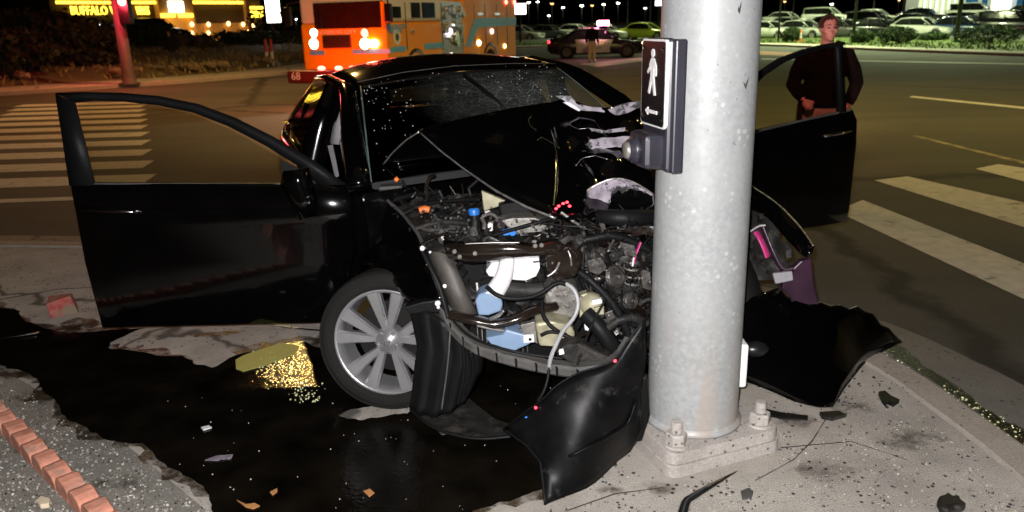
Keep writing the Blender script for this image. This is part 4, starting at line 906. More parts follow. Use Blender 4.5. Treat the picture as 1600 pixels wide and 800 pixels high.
b.build('shiny_fittings', M['edge'], car, kind='stuff')
# wheel-arch liner hanging off the left corner and its undertray
rows = coons(cl([(640, 484, 3.04), (668, 486, 2.97), (700, 505, 2.92), (735, 545, 2.86), (757, 560, 2.88)]), cl([(640, 640, 2.98), (655, 650, 2.93), (685, 652, 2.9), (712, 640, 2.9), (735, 615, 2.93)]),
             cl([(640, 484, 3.04), (652, 540, 3.0), (646, 590, 3.0), (640, 640, 2.98)]), cl([(757, 560, 2.88), (755, 580, 2.9), (735, 615, 2.93)]), 16, 14)
for i, r_ in enumerate(rows):
    for j, p in enumerate(r_): p += V(0, .014*math.sin(j*1.7), .004*math.sin(i))
li = MB().grid(rows).build('wheel_liner', M['plastic'], car, smooth=True, solid=.008)
tubepx('liner_seam', [(704, 510, 2.9), (700, 570, 2.88), (690, 640, 2.88)], .0035, M['grey_plastic'], li)
tubepx('liner_rib', [(735, 548, 2.85), (742, 580, 2.87), (728, 615, 2.9)], .01, M['plastic'], li)
tubepx('liner_rib', [(722, 530, 2.87), (727, 580, 2.88), (715, 632, 2.89)], .008, M['plastic'], li)
MB().slab([CF.loc(G(x, y, .06)) for x, y in [(640, 640), (668, 662), (705, 677), (750, 685), (798, 681), (815, 668), (775, 655), (745, 632), (730, 618)]], (0, 0, -.008)).build('undertray', M['dusty'], car, bevel=.003)
MB().slab([CF.loc(G(x, y, .05)) for x, y in [(672, 660), (700, 664), (702, 676), (690, 678)]], (0, 0, -.006)).build('undertray_tab', M['grey_plastic'], car)
tubepx('undertray_edge', [(642, 640, 2.97), (668, 664, 2.85), (705, 679, 2.78), (750, 687, 2.74), (798, 682, 2.74)], .007, M['plastic'])
# ---- what shows of the other front corner, right of the pole
rows = coons(cl([(1120, 262, 3.95), (1172, 288, 3.78), (1215, 316, 3.6), (1250, 352, 3.45), (1273, 386, 3.3)]), cl([(1120, 300, 3.9), (1172, 318, 3.75), (1205, 345, 3.55), (1235, 380, 3.4), (1258, 402, 3.28)]),
             cl([(1120, 262, 3.95), (1120, 300, 3.9)]), cl([(1273, 386, 3.3), (1268, 396, 3.26), (1258, 402, 3.28)]), 16, 5)
f2 = MB().grid(rows).build('fender', M['paint'], car, smooth=True, solid=.012)
M['gilt'] = mat('edge highlight', (.45, .42, .25), .3, .7, var=.5, vs=40)
tubepx('fender_edge_highlight', [(1172, 289, 3.77), (1215, 317, 3.59), (1250, 353, 3.44), (1271, 384, 3.29)], .0035, M['gilt'], f2)  # yellowish tube paints the highlight along the fender edge
rows = coons(cl([(1130, 300, 3.9), (1172, 316, 3.76), (1205, 343, 3.56), (1240, 385, 3.4)]), cl([(1130, 430, 3.5), (1170, 440, 3.45), (1200, 445, 3.4), (1240, 440, 3.38)]), cl([(1130, 300, 3.9), (1130, 430, 3.5)]), cl([(1240, 385, 3.4), (1240, 440, 3.38)]), 12, 12)
for r_ in rows:
    for p in r_: p += V(0, .09*noise.noise(p*9)+.05, .03*noise.noise(p*14))
MB().grid(rows).build('inner_apron', M['dusty'], car, smooth=True)
tubepx('tape', [(1181, 362, 3.45), (1190, 376, 3.42), (1200, 402, 3.4)], .018, M['pink'], flat=.35)
tubepx('bracket', [(1190, 352, 3.46), (1205, 390, 3.42), (1222, 425, 3.36), (1240, 420, 3.34)], .014, M['mauve'], flat=.5)
slabpx('headlight_bracket', [(1222, 452), (1226, 432), (1252, 408), (1268, 405), (1272, 440), (1280, 476), (1262, 476), (1240, 470)], 3.36, .04, M['mauve'], bevel=.006)
slabpx('headlight_lens', [(1208, 428), (1238, 424), (1240, 438), (1212, 444)], 3.33, .02, M['grey_trim'], bevel=.004)
tubepx('wiring', [(1172, 362, 3.46), (1185, 353, 3.44), (1196, 352, 3.43)], .005, M['hose_grey'])
b = MB()
for k in range(70):
    x = rn.uniform(1150, 1240); y = rn.uniform(330, 470); p = c(x, y, 3.42+rn.uniform(-.06, .1)+(470-y)*.001)
    if x > 1170+(y-300)*.75: continue
    b.box(p, (rn.uniform(.006, .04), rn.uniform(.006, .03), rn.uniform(.006, .04)), Matrix.Rotation(rn.random()*6, 3, V(rn.random()-.5, rn.random()-.5, rn.random()).normalized()))
b.build('engine_bay_clutter', M['dusty'], car, kind='stuff')
slabpx('crushed_corner', [(1010, 340), (1170, 320), (1175, 470), (1150, 560), (1030, 560)], 3.42, .3, M['plastic'], bevel=.02)

# ================================================================ torn bumper cover, in two pieces
def worldpatch(name, label, top, bot, left, right, bulge, m, solid=.006, nn=18, mm=14, cat='bumper', amp=0):
    T = lambda L: [at(*p) for p in L]
    rows = coons(T(top), T(bot), T(left), T(right), nn, mm)
    low = min(p.z for r in rows for p in r); base = sum((p for r in rows for p in r), V(0, 0, 0))/((nn+1)*(mm+1)); base.z = max(0, low)
    e = empty(name, base, 0, label, cat)
    for i, r_ in enumerate(rows):
        for j, p in enumerate(r_):
            p -= base; p += V(bulge)*math.sin(math.pi*i/mm)*math.sin(math.pi*j/nn)+V(0, 1, .3)*noise.noise(p*5)*amp
    return e, rows, base
gz = lambda px, py: (px, py, G(px, py, .012).y)
M['bumper_in'] = mat('unpainted bumper skin', (.004, .004, .0042), .38, var=.4, vs=14, spec=.1, c2=(.022, .021, .02), c2at=.63, c2w=.05, c2s=16)
e, rows, bs_ = worldpatch('torn_bumper_cover', 'black torn bumper cover folded against the left side of the pole foot', [(787, 674, 2.72), (828, 636, 2.68), (868, 603, 2.66), (915, 580, 2.66), (962, 563, 2.67), (1008, 495, 2.72)],
    [gz(852, 789), gz(880, 778), gz(920, 757), gz(955, 735), gz(985, 705), (1003, 665, 2.66)], [(787, 674, 2.72), (822, 698, 2.62), (845, 728, 2.53), gz(852, 789)], [(1008, 495, 2.72), (1010, 560, 2.7), (1003, 620, 2.67), (1003, 665, 2.66)], (-.02, -.09, .03), M['bumper_in'], amp=.03)
MB().grid(rows).build('bumper_skin', M['bumper_in'], e, smooth=True, solid=.006)
MB().tube([rows[i][0] for i in range(len(rows))], .006, 6).build('rolled_edge', M['plastic'], e, smooth=True)
for j in range(2, 17, 3): MB().box(rows[1][j]+V(0, .01, 0), (.012, .02, .006), j*.4).build('clip', M['grey_plastic'], e)
MB().tube(rows[0], .004, 6).build('rolled_edge', M['plastic'], e, smooth=True)
MB().tube([rows[9][j]+V(0, -.01, 0) for j in range(4, 17)], .006, 6).build('moulding_line', M['bumper_in'], e, smooth=True)
for px, py in ((837, 637), (961, 564)):
    MB().ell(at(px, py, 2.64)-bs_, (.006, .004, .006), 8, 6).build('glowing_red_bead', M['lamp_red'], e)  # small bead with a glowing red material
MB().ell(at(822, 652, 2.66)-bs_, (.006, .003, .004), 8, 6).build('blue_clip', M['blue'], e)
MB().slab([at(x, y, 2.72)-bs_ for x, y in [(985, 600), (1012, 585), (1016, 650), (1004, 690), (984, 694), (975, 660)]], (0, .03, 0)).build('crumpled_flap', M['plastic'], e, bevel=.01)
def jag(rows, k=0):
    for j in range(1, len(rows[k])-1): rows[k][j] += V(0, 0, .018*noise.noise(rows[k][j]*31)+.01*(-1)**j)
jag.__doc__ = 'broken edge'
e, rows, bs_ = worldpatch('torn_bumper_cover', 'black torn bumper cover splayed over the kerb between pole and gutter', [(1130, 448, 3.35), (1170, 452, 3.36), (1215, 457, 3.42), (1262, 472, 3.5), (1305, 479, 3.58), (1345, 482, 3.7), (1408, 534, 3.83)],
    [(1130, 575, 3.18), (1165, 597, 3.15), (1200, 612, 3.13), (1240, 628, 3.12), (1285, 637, 3.12), (1300, 637, 3.12)], [(1130, 448, 3.35), (1130, 575, 3.18)], [(1408, 534, 3.83), (1362, 556, 3.66), (1330, 588, 3.43), (1300, 637, 3.125)], (0, -.05, .05), M['paint'], amp=.02)
jag(rows)
MB().grid(rows).build('bumper_skin', M['paint'], e, smooth=True, solid=.006)
MB().tube(rows[0], .006, 6).build('rolled_edge', M['paint'], e, smooth=True)
MB().tube([r_[-1] for r_ in rows], .004, 6).build('rolled_edge', M['plastic'], e, smooth=True)
MB().ell(at(1180, 545, 3.1)-bs_, (.06, .04, .035), 14, 8).build('fog_lamp', M['black'], e, smooth=True)

# ================================================================ debris on the ground
rn = random.Random(5)
M['terracotta'] = mat('terracotta', (.5, .21, .14), .8, var=.3, vs=14, bump=.5, bs=60, c2=(.3, .2, .16), c2at=.6, c2s=12)
ed = empty('garden_edging', G(60, 705), 0, 'row of scalloped terracotta edging bricks along the gravel strip', 'edging')
a, b_ = G(-60, 600), G(190, 850); d = (b_-a); n = 15
ang = math.atan2(d.y, d.x); eb = None
for i in range(n):
    p = a.lerp(b_, (i+.5)/n)-G(60, 705); Lr = d.length/n
    w = MB()
    prof = [(-.5, 0), (-.5, .6), (-.38, .9), (-.15, 1.02), (.15, .98), (.38, .82), (.5, .55), (.5, 0)]
    ps = [V(x*Lr*.995, -.035, z*.075) for x, z in prof]
    rt = Matrix.Rotation(ang, 3, 'Z') @ Matrix.Rotation(rn.uniform(-.05, .05), 3, 'X')
    w.slab([rt @ q+p for q in ps], rt @ V(0, .075, 0)); w.build('brick', M['terracotta'], ed, bevel=.013, seg=3)
M['redbrick'] = mat('broken red block', (.38, .06, .05), .75, var=.4, vs=18, bump=.5, bs=50, c2=(.2, .15, .1), c2at=.5, c2s=9)
bp = G(100, 490); fr = empty('block_fragment', bp, R(35), 'broken reddish block lying beside the puddle by the open door', 'block')
MB().add([(-.08, -.06, 0), (.08, -.06, 0), (.09, .06, 0), (-.07, .07, 0), (-.09, -.05, .1), (.05, -.06, .13), (.07, .05, .11), (-.06, .06, .12)], [(3, 2, 1, 0), (4, 5, 6, 7), (0, 1, 5, 4), (1, 2, 6, 5), (2, 3, 7, 6), (3, 0, 4, 7)]).build('block', M['redbrick'], fr, bevel=.008)
M['olive_reflection'] = mat('painted olive reflection', (.3, .33, .09), .5, var=.12, vs=12)
def ground_slab(name, px, m, label, cat, z=.013, th=.003, bev=0):
    pts = [G(x, y, z) for x, y in px]; ctr = sum(pts, V(0, 0, 0))/len(pts); ctr.z = 0
    o = MB().slab([p-ctr for p in pts], (0, 0, th)).build(name, m, None, bevel=bev); o.location = ctr
    return tag(o, label, cat)
def ground_strip(name, pts, r, m, label, cat, flat=.4):
    ps = [G(x, y, z) for x, y, z in pts]; ctr = ps[0].copy(); ctr.z = 0
    o = MB().tube(dense([p-ctr for p in ps], .03), r, 8, flat=flat).build(name, m, None, smooth=True); o.location = ctr
    return tag(o, label, cat)
ground_slab('reflection_patch', [(368, 563), (380, 556), (412, 545), (437, 537), (455, 538), (469, 542), (463, 551), (440, 561), (412, 572), (380, 581), (369, 577)], M['olive_reflection'], 'flat yellowish green patch painting light reflected at the puddle edge near the front wheel', 'reflection')  # flat coloured sheet stands in for the lit reflection in the puddle
ground_strip('trim_strip', [(-30, 532, .02), (20, 526, .022), (62, 519, .02)], .012, M['handle'], 'long dark chrome trim strip lying in the puddle near the red block', 'trim strip')
ground_strip('trim_strip', [(428, 507, .012), (450, 512, .012), (495, 516, .012), (530, 516, .012)], .009, M['handle'], 'grey trim strip on dry pavement under the open door behind the wheel', 'trim strip')
ground_strip('lens_shard', [(427, 507, .02), (440, 508, .022), (455, 510, .02)], .014, M['tan'], 'pale yellowish lens shard at the end of the grey trim strip', 'shard')
M['glossy_black'] = mat('glossy black shard', (.01, .01, .01), .18, coat=.5)
p0 = [G(1064, 812, .012), G(1072, 782, .03), G(1100, 765, .05), G(1140, 742, .03), G(1152, 736, .012)]; ctr = V(p0[0].x, p0[0].y, 0)
o = MB().tube(dense([p-ctr for p in p0], .02), [.02*(1-.9*(i/len(dense(p0, .02)))) for i in range(len(dense([p-ctr for p in p0], .02)))], 8, flat=.45).build('trim_shard', M['glossy_black'], None, smooth=True); o.location = ctr
tag(o, 'curved glossy black trim shard lying in front of the pole base', 'shard')
ground_slab('pebble_flat', [(1157, 770), (1168, 765), (1177, 770), (1174, 780), (1160, 781)], M['grey_plastic'], 'flat dark grey stone chip in front of the base plate corner', 'stone', z=.002, th=.008)
ground_slab('plastic_chip', [(1372, 618), (1382, 616), (1392, 624), (1405, 630), (1396, 636), (1386, 632), (1384, 637), (1378, 630)], M['plastic'], 'small forked black plastic chip near the kerb seam', 'chip', z=.002, th=.02)
ground_slab('leaf_clump', [(1462, 792), (1466, 785), (1474, 783), (1479, 778), (1487, 784), (1497, 783), (1500, 790), (1509, 797), (1500, 803), (1488, 801), (1480, 808), (1468, 803)], M['dusty'], 'dark clump of debris on the pavement close to the kerb', 'debris', z=.002, th=.03, bev=.008)
ground_slab('plastic_strip', [(1190, 640), (1225, 648), (1262, 652), (1262, 657), (1220, 655), (1190, 648)], M['plastic'], 'thin black plastic strip beside the base plate bolt', 'strip', z=.002, th=.01)
ground_slab('plastic_strip', [(1280, 648), (1310, 646), (1322, 652), (1300, 658), (1284, 655)], M['dusty'], 'short crumpled dark strip under the splayed bumper cover', 'strip', z=.002, th=.015)
ground_slab('white_chip', [(314, 669), (326, 666), (331, 669), (318, 673)], M['white_plastic'], 'short white plastic chip floating in the dark puddle', 'chip', th=.006)
ground_slab('white_sliver', [(320, 720), (338, 713), (364, 711), (362, 717), (340, 720)], M['primer_and_sheen'], 'pale lavender sliver lying in the dark puddle', 'chip', th=.004)
ground_slab('dry_leaf', [(370, 782), (384, 789), (398, 787), (406, 791), (396, 796), (384, 793)], mat('dry leaf', (.4, .18, .06), .8), 'curled brown leaf on the puddle near the gravel strip', 'leaf', th=.004)
ground_slab('dry_leaf', [(422, 770), (433, 764), (434, 768), (426, 775)], bpy.data.materials['dry leaf'], 'small brown leaf on the puddle edge', 'leaf', th=.004)
ground_slab('dry_leaf', [(568, 768), (578, 765), (585, 771), (577, 777)], bpy.data.materials['dry leaf'], 'tan leaf scrap in the middle of the puddle', 'leaf', th=.004)
ground_slab('stone_chip', [(58, 788), (66, 781), (80, 785), (78, 794), (64, 796)], mat('pale stone', (.6, .5, .36), .8), 'pale yellow stone chip between edging bricks and gravel', 'stone', z=.005, th=.02, bev=.004)
# painted glints, crumbs and gravel nobody could count
def scatter(name, m, n, region, size, seed, z=.004, flat=.6, keep=None):
    rr = random.Random(seed); b = MB(); k = 0; x0, x1, y0, y1 = region
    for _ in range(n*6):
        if k >= n: break
        px, py = rr.uniform(x0, x1), rr.uniform(y0, y1)
        if keep and not keep(px, py, rr): continue
        p = G(px, py, z); s = size*rr.uniform(.4, 1.5); k += 1
        b.box(p+V(0, 0, s*flat*.4), (s, s*rr.uniform(.5, 1), s*flat), Matrix.Rotation(rr.random()*6, 3, 'Z') @ Matrix.Rotation(rr.uniform(-.4, .4), 3, 'X'), rr.uniform(.4, .9))
    return b.build(name, m, None, label=None, kind='stuff')
M['sparkle'] = mat('wet yellow glint', (.8, .78, .42), .25, var=.4, vs=50)
scatter('glass_and_glint_crumbs', M['sparkle'], 210, (392, 505, 548, 628), .006, 1, z=.012, keep=lambda x, y, r: r.random() < 1-abs((x-385)-(y-530)*1.05)/55-(.3 if r.random() < .5 else 0))  # pale yellow crumbs paint the lamp's sparkle on the puddle
scatter('gutter_glints', M['sparkle'], 150, (1380, 1640, 545, 730), .007, 13, z=-.026, flat=.5, keep=lambda x, y, r: abs(y-(553+(x-1378)*.615)) < 9+(x-1380)*.05)  # pale chips paint the glints along the wet gutter
gr = mat('grey gravel', (.3, .28, .24), .8, var=.7, vs=40); grd = mat('dark gravel', (.03, .028, .026), .6, var=.6, vs=40); grl = mat('pale gravel', (.5, .47, .42), .8, var=.4, vs=40)
agk = lambda x, y, r: y > 585+(x if x > 0 else 0)*.66 and not (x < 190 and abs(y-(652+x*.98)) < 20)
scatter('gravel', gr, 700, (-40, 340, 570, 830), .007, 2, z=.006, keep=agk)
scatter('gravel', grd, 350, (-40, 340, 570, 830), .006, 3, z=.006, keep=agk)
scatter('gravel', grl, 260, (-40, 340, 570, 830), .005, 4, z=.006, keep=agk)
pk_ = lambda x, y, r: y > 600+(max(0, 1200-x))*.3 and x < 1390+(y-600)*1.1 and not (980 < x < 1215 and y < 745) and (noise.noise(V(x*.012, y*.012, 3)) > -.1 or r.random() < .25)
scatter('crash_grit', grd, 330, (860, 1600, 600, 830), .006, 6, keep=pk_)
scatter('crash_grit', gr, 420, (860, 1600, 600, 830), .006, 7, keep=pk_)
scatter('crash_grit', grl, 300, (860, 1600, 600, 830), .0045, 8, keep=pk_)
scatter('crash_grit', grd, 120, (1250, 1420, 520, 640), .009, 9, keep=lambda x, y, r: y > 540)
scatter('puddle_crumbs', grl, 60, (260, 860, 600, 800), .004, 10, z=.012)
scatter('kerb_grit', grd, 160, (1380, 1600, 540, 700), .008, 12, z=-.108, keep=lambda x, y, r: y < 545+(x-1380)*.6 and y > 515+(x-1380)*.52)

# ================================================================ people
M['skin'] = mat('skin', (.62, .36, .27), .5, var=.08, vs=12)
M['uniform'] = mat('dark olive black uniform', (.008, .007, .006), .9, var=.35, vs=8, bump=1, bs=16, spec=.1)
M['khaki'] = mat('tan uniform trousers', (.5, .37, .27), .85, var=.2, vs=7, bump=.3, bs=14)
M['hair'] = mat('short brown hair', (.05, .022, .012), .7, var=.4, vs=60, bump=.5, bs=120)
M['leather'] = mat('black duty leather', (.01, .01, .01), .35)
M['gold'] = mat('gilt badge', (.8, .5, .12), .25, 1)
M['dark_cloth'] = mat('dark clothing', (.012, .011, .01), .9, var=.3)
def remeshed(b, name, m, parent, vox=.014, sm=3):
    o = b.build(name, m, parent, smooth=True)
    q = o.modifiers.new('r', 'REMESH'); q.mode = 'VOXEL'; q.voxel_size = vox; q.use_smooth_shade = True
    q = o.modifiers.new('k', 'SMOOTH'); q.iterations = sm; q.factor = .5
    return o
def person(name, loc, rz, label, top, legs, vox=.014, head_turn=0, armL=None, armR=None, cat='person', group=None, hair='hair', detail=True):
    """faces local -y; armL is at +x.  Arms are (elbow, wrist)."""
    e = empty(name, loc, rz, label, cat, group)
    eL, wL = [V(p) for p in (armL or ((.27, .02, 1.12), (.27, -.06, .86)))]; eR, wR = [V(p) for p in (armR or ((-.27, .02, 1.12), (-.27, -.06, .86)))]
    b = MB(); H = Matrix.Rotation(head_turn, 3, 'Z'); hc_ = V(0, -.01, 1.70)
    hp = lambda x, y, z: hc_+H @ V(x, y, z)
    b.ell(hp(0, .012, .022), (.076, .097, .1), 20, 14); b.ell(hp(0, -.028, -.055), (.056, .062, .062), 16, 10); b.ell(hp(0, -.07, -.088), (.027, .022, .022), 10, 8)
    b.tube([hp(0, -.082, .03), hp(0, -.104, -.008), hp(0, -.112, -.022)], [.009, .014, .017], 8); b.ell(hp(0, -.075, .036), (.055, .018, .012), 12, 6)
    b.ell(hp(0, -.083, -.052), (.024, .012, .006), 10, 6); b.ell(hp(0, -.08, -.064), (.02, .012, .006), 10, 6)
    for s in (-1, 1): b.ell(hp(s*.077, .01, 0), (.012, .026, .035), 10, 8); b.ell(hp(s*.045, -.062, -.02), (.022, .02, .02), 8, 6)
    b.tube([V(0, .015, 1.5), V(0, .01, 1.58), V(0, 0, 1.66)], [.07, .06, .06], 14)
    b.ell((0, .02, 1.36), (.16, .1, .2), 16, 12); b.ell((0, .02, 1.08), (.14, .1, .22), 16, 12)
    for s, el, wr in ((1, eL, wL), (-1, eR, wR)):
        sh_ = V(s*.18, .02, 1.46); b.tube([V(s*.08, .02, 1.46), sh_, sh_.lerp(el, .5), el, el.lerp(wr, .4), wr], [.06, .055, .047, .04, .042, .028], 12)
        dr = (wr-el).normalized(); sd = dr.cross(V(0, -1, .2)).normalized(); pl = wr+dr*.05; nn = dr.cross(sd)
        b.ell(pl, (.04, .026, .04), 12, 8)
        for k in range(4):
            o_ = sd*(-.03+.02*k); l1 = (.075, .085, .08, .062)[k]
            b.tube([pl+o_, pl+o_+dr*(l1*.55), pl+o_+dr*(l1*.8)+nn*.018, pl+o_+dr*(l1*.85)+nn*.045], [.011, .0105, .01, .008], 8)
        b.tube([pl-sd*.025, pl-sd*.055+dr*.02, pl-sd*.06+dr*.05+nn*.015], [.013, .012, .009], 8)
        b.tube([V(s*.09, .02, .95), V(s*.1, 0, .52), V(s*.11, .03, .1)], [.085, .06, .045], 12); b.ell((s*.11, -.05, .045), (.045, .12, .045), 12, 8)
    remeshed(b, 'body', M['skin'], e, vox if not detail else .011)
    j = MB(); j.ell((0, .02, 1.36), (.225, .15, .2), 18, 12); j.ell((0, .02, 1.14), (.195, .145, .2), 18, 12); j.tube([V(0, .02, 1.44), V(0, .015, 1.545)], [.13, .075], 16); j.tube([V(0, .02, 1.2), V(0, .02, .98)], [.165, .175], 18, flat=.78)
    for s, el, wr in ((1, eL, wL), (-1, eR, wR)):
        sh_ = V(s*.19, .02, 1.45); j.tube([V(s*.05, .02, 1.45), sh_, sh_.lerp(el, .5)+V(s*.01, 0, 0), el, el.lerp(wr, .5), el.lerp(wr, .97)], [.09, .085, .075, .066, .06, .048], 14)
        for k in range(3): j.ell(el.lerp(wr, .15+.25*k)+V(0, -.01, -.01), (.062, .062, .03), 10, 6)
    remeshed(j, 'jacket', top, e, vox+.002, 2)
    t = MB(); t.ell((0, .02, .97), (.175, .135, .12), 18, 10)
    for s in (-1, 1): t.tube([V(s*.085, .02, .95), V(s*.1, .01, .72), V(s*.105, 0, .5), V(s*.11, .02, .28), V(s*.11, .03, .1)], [.108, .1, .082, .075, .07], 16)
    remeshed(t, 'trousers', legs, e, vox+.002, 2)
    for s in (-1, 1): MB().ell((s*.11, -.04, .05), (.055, .14, .06), 14, 8).build('shoe', M['leather'], e, smooth=True)
    MB().lathe([(.178, -.03), (.19, -.025), (.19, .025), (.178, .03)], 28, Matrix.Translation((0, .02, 1.0)) @ Matrix.Diagonal((1, .78, 1, 1))).build('belt', M['leather'], e)
    h = MB()
    for k in range(700 if detail else 60):
        th = rn.uniform(0, 2*math.pi); ph = rn.uniform(0, 1.75); q = V(.082*math.sin(ph)*math.cos(th), .015+.104*math.sin(ph)*math.sin(th), .026+.106*math.cos(ph))
        if q.y < -.045 and q.z < .085: continue
        if abs(q.x) > .07 and q.z < -.0 and q.y < .03: continue
        w = q.normalized(); s_ = .012 if detail else .04; h.box(hp(*q), (s_, s_*1.3, .008), w.to_track_quat('Z', 'Y').to_matrix())
    h.ell(hp(0, .022, .03), (.078, .098, .1), 16, 10)
    h.build('hair', M[hair], e, smooth=False)
    if detail:
        for s in (-1, 1):
            MB().ell(hp(s*.03, -.079, .012), (.012, .006, .0065), 10, 6).build('eye', M['black'], e, smooth=True)
            MB().tube([hp(s*.012, -.09, .036), hp(s*.03, -.092, .042), hp(s*.05, -.08, .036)], .0035, 6).build('eyebrow', M['hair'], e)
    return e
o1 = at(1297, 22, 7.55)
of = person('person', (o1.x, 7.55, -.12), R(-15), 'officer in a dark jacket and tan trousers standing behind the street side open door', M['uniform'], M['khaki'], head_turn=R(13), armR=((-.285, -.01, 1.18), (-.19, -.17, 1.06)), armL=((.31, .1, 1.19), (.24, .03, .99)))
MB().slab([V(x, -.152, z) for x, z in ((.10, 1.42), (.115, 1.395), (.10, 1.365), (.085, 1.395))], (0, .02, 0)).build('badge', M['gold'], of, bevel=.003)
MB().box((-.205, -.03, .93), (.05, .1, .2)).build('holster', M['leather'], of, bevel=.015)
MB().box((-.12, -.14, 1.0), (.07, .04, .09)).build('pouch', M['leather'], of, bevel=.01)
MB().box((.19, .0, .95), (.05, .08, .16)).build('radio', M['leather'], of, bevel=.01)
MB().tube([V(-.07, -.06, 1.545), V(0, -.1, 1.5), V(.07, -.06, 1.545)], .014, 8).build('collar', M['uniform'], of, smooth=True)
p2 = at(925, 97, 37)
person('person', (p2.x, 37, -.12), R(160), 'officer in dark shirt and tan trousers standing with back turned beside the police car', M['uniform'], M['khaki'], vox=.03, detail=False)
p3 = at(271, 106, 40)
person('person', (p3.x, 40, .0), R(20), 'dark clothed bystander on the far corner in front of the restaurant', M['dark_cloth'], M['dark_cloth'], vox=.03, detail=False)

# ================================================================ cars
M['tint'] = mat('tinted car glass', (.01, .012, .012), .08, var=.2)
def body_colour(o, m):
    o.material_slots[0].link = 'OBJECT'; o.material_slots[0].material = m
M['head_off'] = mat('clear lamp lens', (.6, .62, .6), .15, var=.1)
def loft(b, rings):
    n = len(rings[0]); b.add([p for r in rings for p in r], [(i*n+k, i*n+(k+1) % n, (i+1)*n+(k+1) % n, (i+1)*n+k) for i in range(len(rings)-1) for k in range(n)]+[tuple(range(n))[::-1], tuple((len(rings)-1)*n+k for k in range(n))])
    return b
def make_car(name, label, group, suv=0, cat='car'):
    e = empty(name, (0, 0, 0), 0, label, cat, group); up = .25*suv
    st = [(-2.35, .36, .60, .60), (-2.27, .26, .68, .78), (-1.95, .2, .76+up*.6, .87), (-1.4, .2, .83+up*.8, .9), (-.85, .2, .91+up*.8, .91), (0, .2, .95+up*.7, .91), (1, .2, .97+up*.7, .91), (1.7, .2, 1.0+up*.7, .89), (2.15, .26, (.98 if not suv else 1.2), .82), (2.33, .4, (.9 if not suv else 1.1), .72)]
    rings = []
    for y, zl, zt, hw in st:
        h = [(0, zl), (hw*.86, zl), (hw*.98, zl+.1), (hw*1.01, (zl+zt)/2), (hw*.98, zt-.12), (hw*.88, zt-.02), (hw*.5, zt+.015), (0, zt+.02)]
        rings.append([V(x, y, z) for x, z in h]+[V(-x, y, z) for x, z in h[-2:0:-1]])
    loft(MB(), rings).build('body', M['paint'], e, smooth=True)
    zt = 1.43+.3*suv; yb = 1.6 if not suv else 2.1; yt = .95 if not suv else 1.95
    lev = [(-1.0, yb, .8, .93+up*.7), (-.75, yb-.15, .77, 1.08+up*.8), (-.3, yt+.1, .66, zt-.07), (-.15, yt, .6, zt)]
    rings = []
    for y0, y1, hw, z in lev:
        ym = (y0+y1)/2; rings.append([V(-hw*.8, y0, z), V(0, y0-.08, z), V(hw*.8, y0, z), V(hw, y0+.2, z), V(hw, ym, z), V(hw, y1-.2, z), V(hw*.8, y1, z), V(0, y1+.05, z), V(-hw*.8, y1, z), V(-hw, y1-.2, z), V(-hw, ym, z), V(-hw, y0+.2, z)])
    loft(MB(), rings).build('windows', M['tint'], e, smooth=False)
    MB().grid([[V((-1+i/3)*.64, y, z-.05*(-1+i/3)**2) for i in range(7)] for y, z in ((-.34, zt-.05), (-.1, zt+.012), (.4, zt+.03), (yt-.1, zt+.015), (yt+.14, zt-.05))]).build('roof', M['paint'], e, smooth=True, solid=.03)
    for s in (-1, 1):
        MB().tube([(s*.82, -1.0, .95+up*.7), (s*.67, -.32, zt-.06), (s*.68, .4, zt-.02), (s*.67, yt+.1, zt-.06), (s*.8, yb, .97+up*.7)], .035, 6).build('pillar', M['paint'], e, smooth=True)
        MB().tube([(s*.82, .35, .97+up*.7), (s*.685, .4, zt-.04)], .03, 6).build('pillar', M['black'], e)
        MB().ell((s*.95, -.72, 1.0+up*.8), (.1, .06, .06), 10, 6).build('wing_mirror', M['paint'], e, smooth=True)
        MB().ell((s*.64, -2.2, .63+up*.4), (.17, .1, .075), 12, 8).build('headlight', M['head_off'], e, smooth=True)
        MB().ell((s*.66, 2.24, .82+up*.6), (.15, .07, .08), 12, 8).build('tail_lamp', M['dark_red'], e, smooth=True)
        for y in (-1.42, 1.4):
            w = MB().lathe([(.0, -.1), (.31, -.1), (.325, -.07), (.325, .07), (.31, .1), (.21, .1)], 22, Matrix.Translation((s*.83, y, .325)) @ Matrix.Rotation(R(90*s), 4, 'Y')).build('wheel', M['rubber'], e, smooth=True)
            MB().lathe([(0, .085), (.05, .085), (.06, .07), (.2, .08), (.215, .1)], 12, Matrix.Translation((s*.83, y, .325)) @ Matrix.Rotation(R(90*s), 4, 'Y')).build('rim', M['alloy'], w)
            MB().lathe([(.33, .07), (.39, .075), (.39, .04)], 22, Matrix.Translation((s*.83, y, .345)) @ Matrix.Rotation(R(90*s), 4, 'Y')).build('wheel_arch', M['black'], e, smooth=True)
    MB().box((0, -2.33, .56), (.8, .05, .12)).build('grille', M['black'], e, bevel=.02)
    MB().box((0, -2.34, .36), (.5, .04, .11)).build('number_plate', M['white'], e)
    return e
COLS = {'white': (.72, .74, .7), 'silver': (.42, .44, .42), 'black': (.01, .01, .011), 'grey': (.07, .072, .07), 'blue': (.02, .04, .12), 'lime': (.5, .6, .06), 'red': (.3, .02, .02)}
PM = {k: mat(k+' car paint', v, .25, var=.06, coat=.5) for k, v in COLS.items()}
sed = make_car('parked_car', 'x', 'x'); suv = make_car('parked_suv', 'x', 'x', 1)
used = set()
def park(kind, colour, loc, rz, label, group):
    proto = suv if kind else sed
    o = proto if proto not in used else copy_tree(proto); used.add(proto)
    o.location = loc; o.rotation_euler = (0, 0, rz); o['label'] = label; o['group'] = group; o['category'] = 'suv' if kind else 'car'
    for k in o.children:
        if k.name.split('.')[0] in ('body', 'roof', 'wing_mirror') or (k.name.startswith('pillar') and k.data.materials[0] == M['paint']): body_colour(k, PM[colour])
    return o
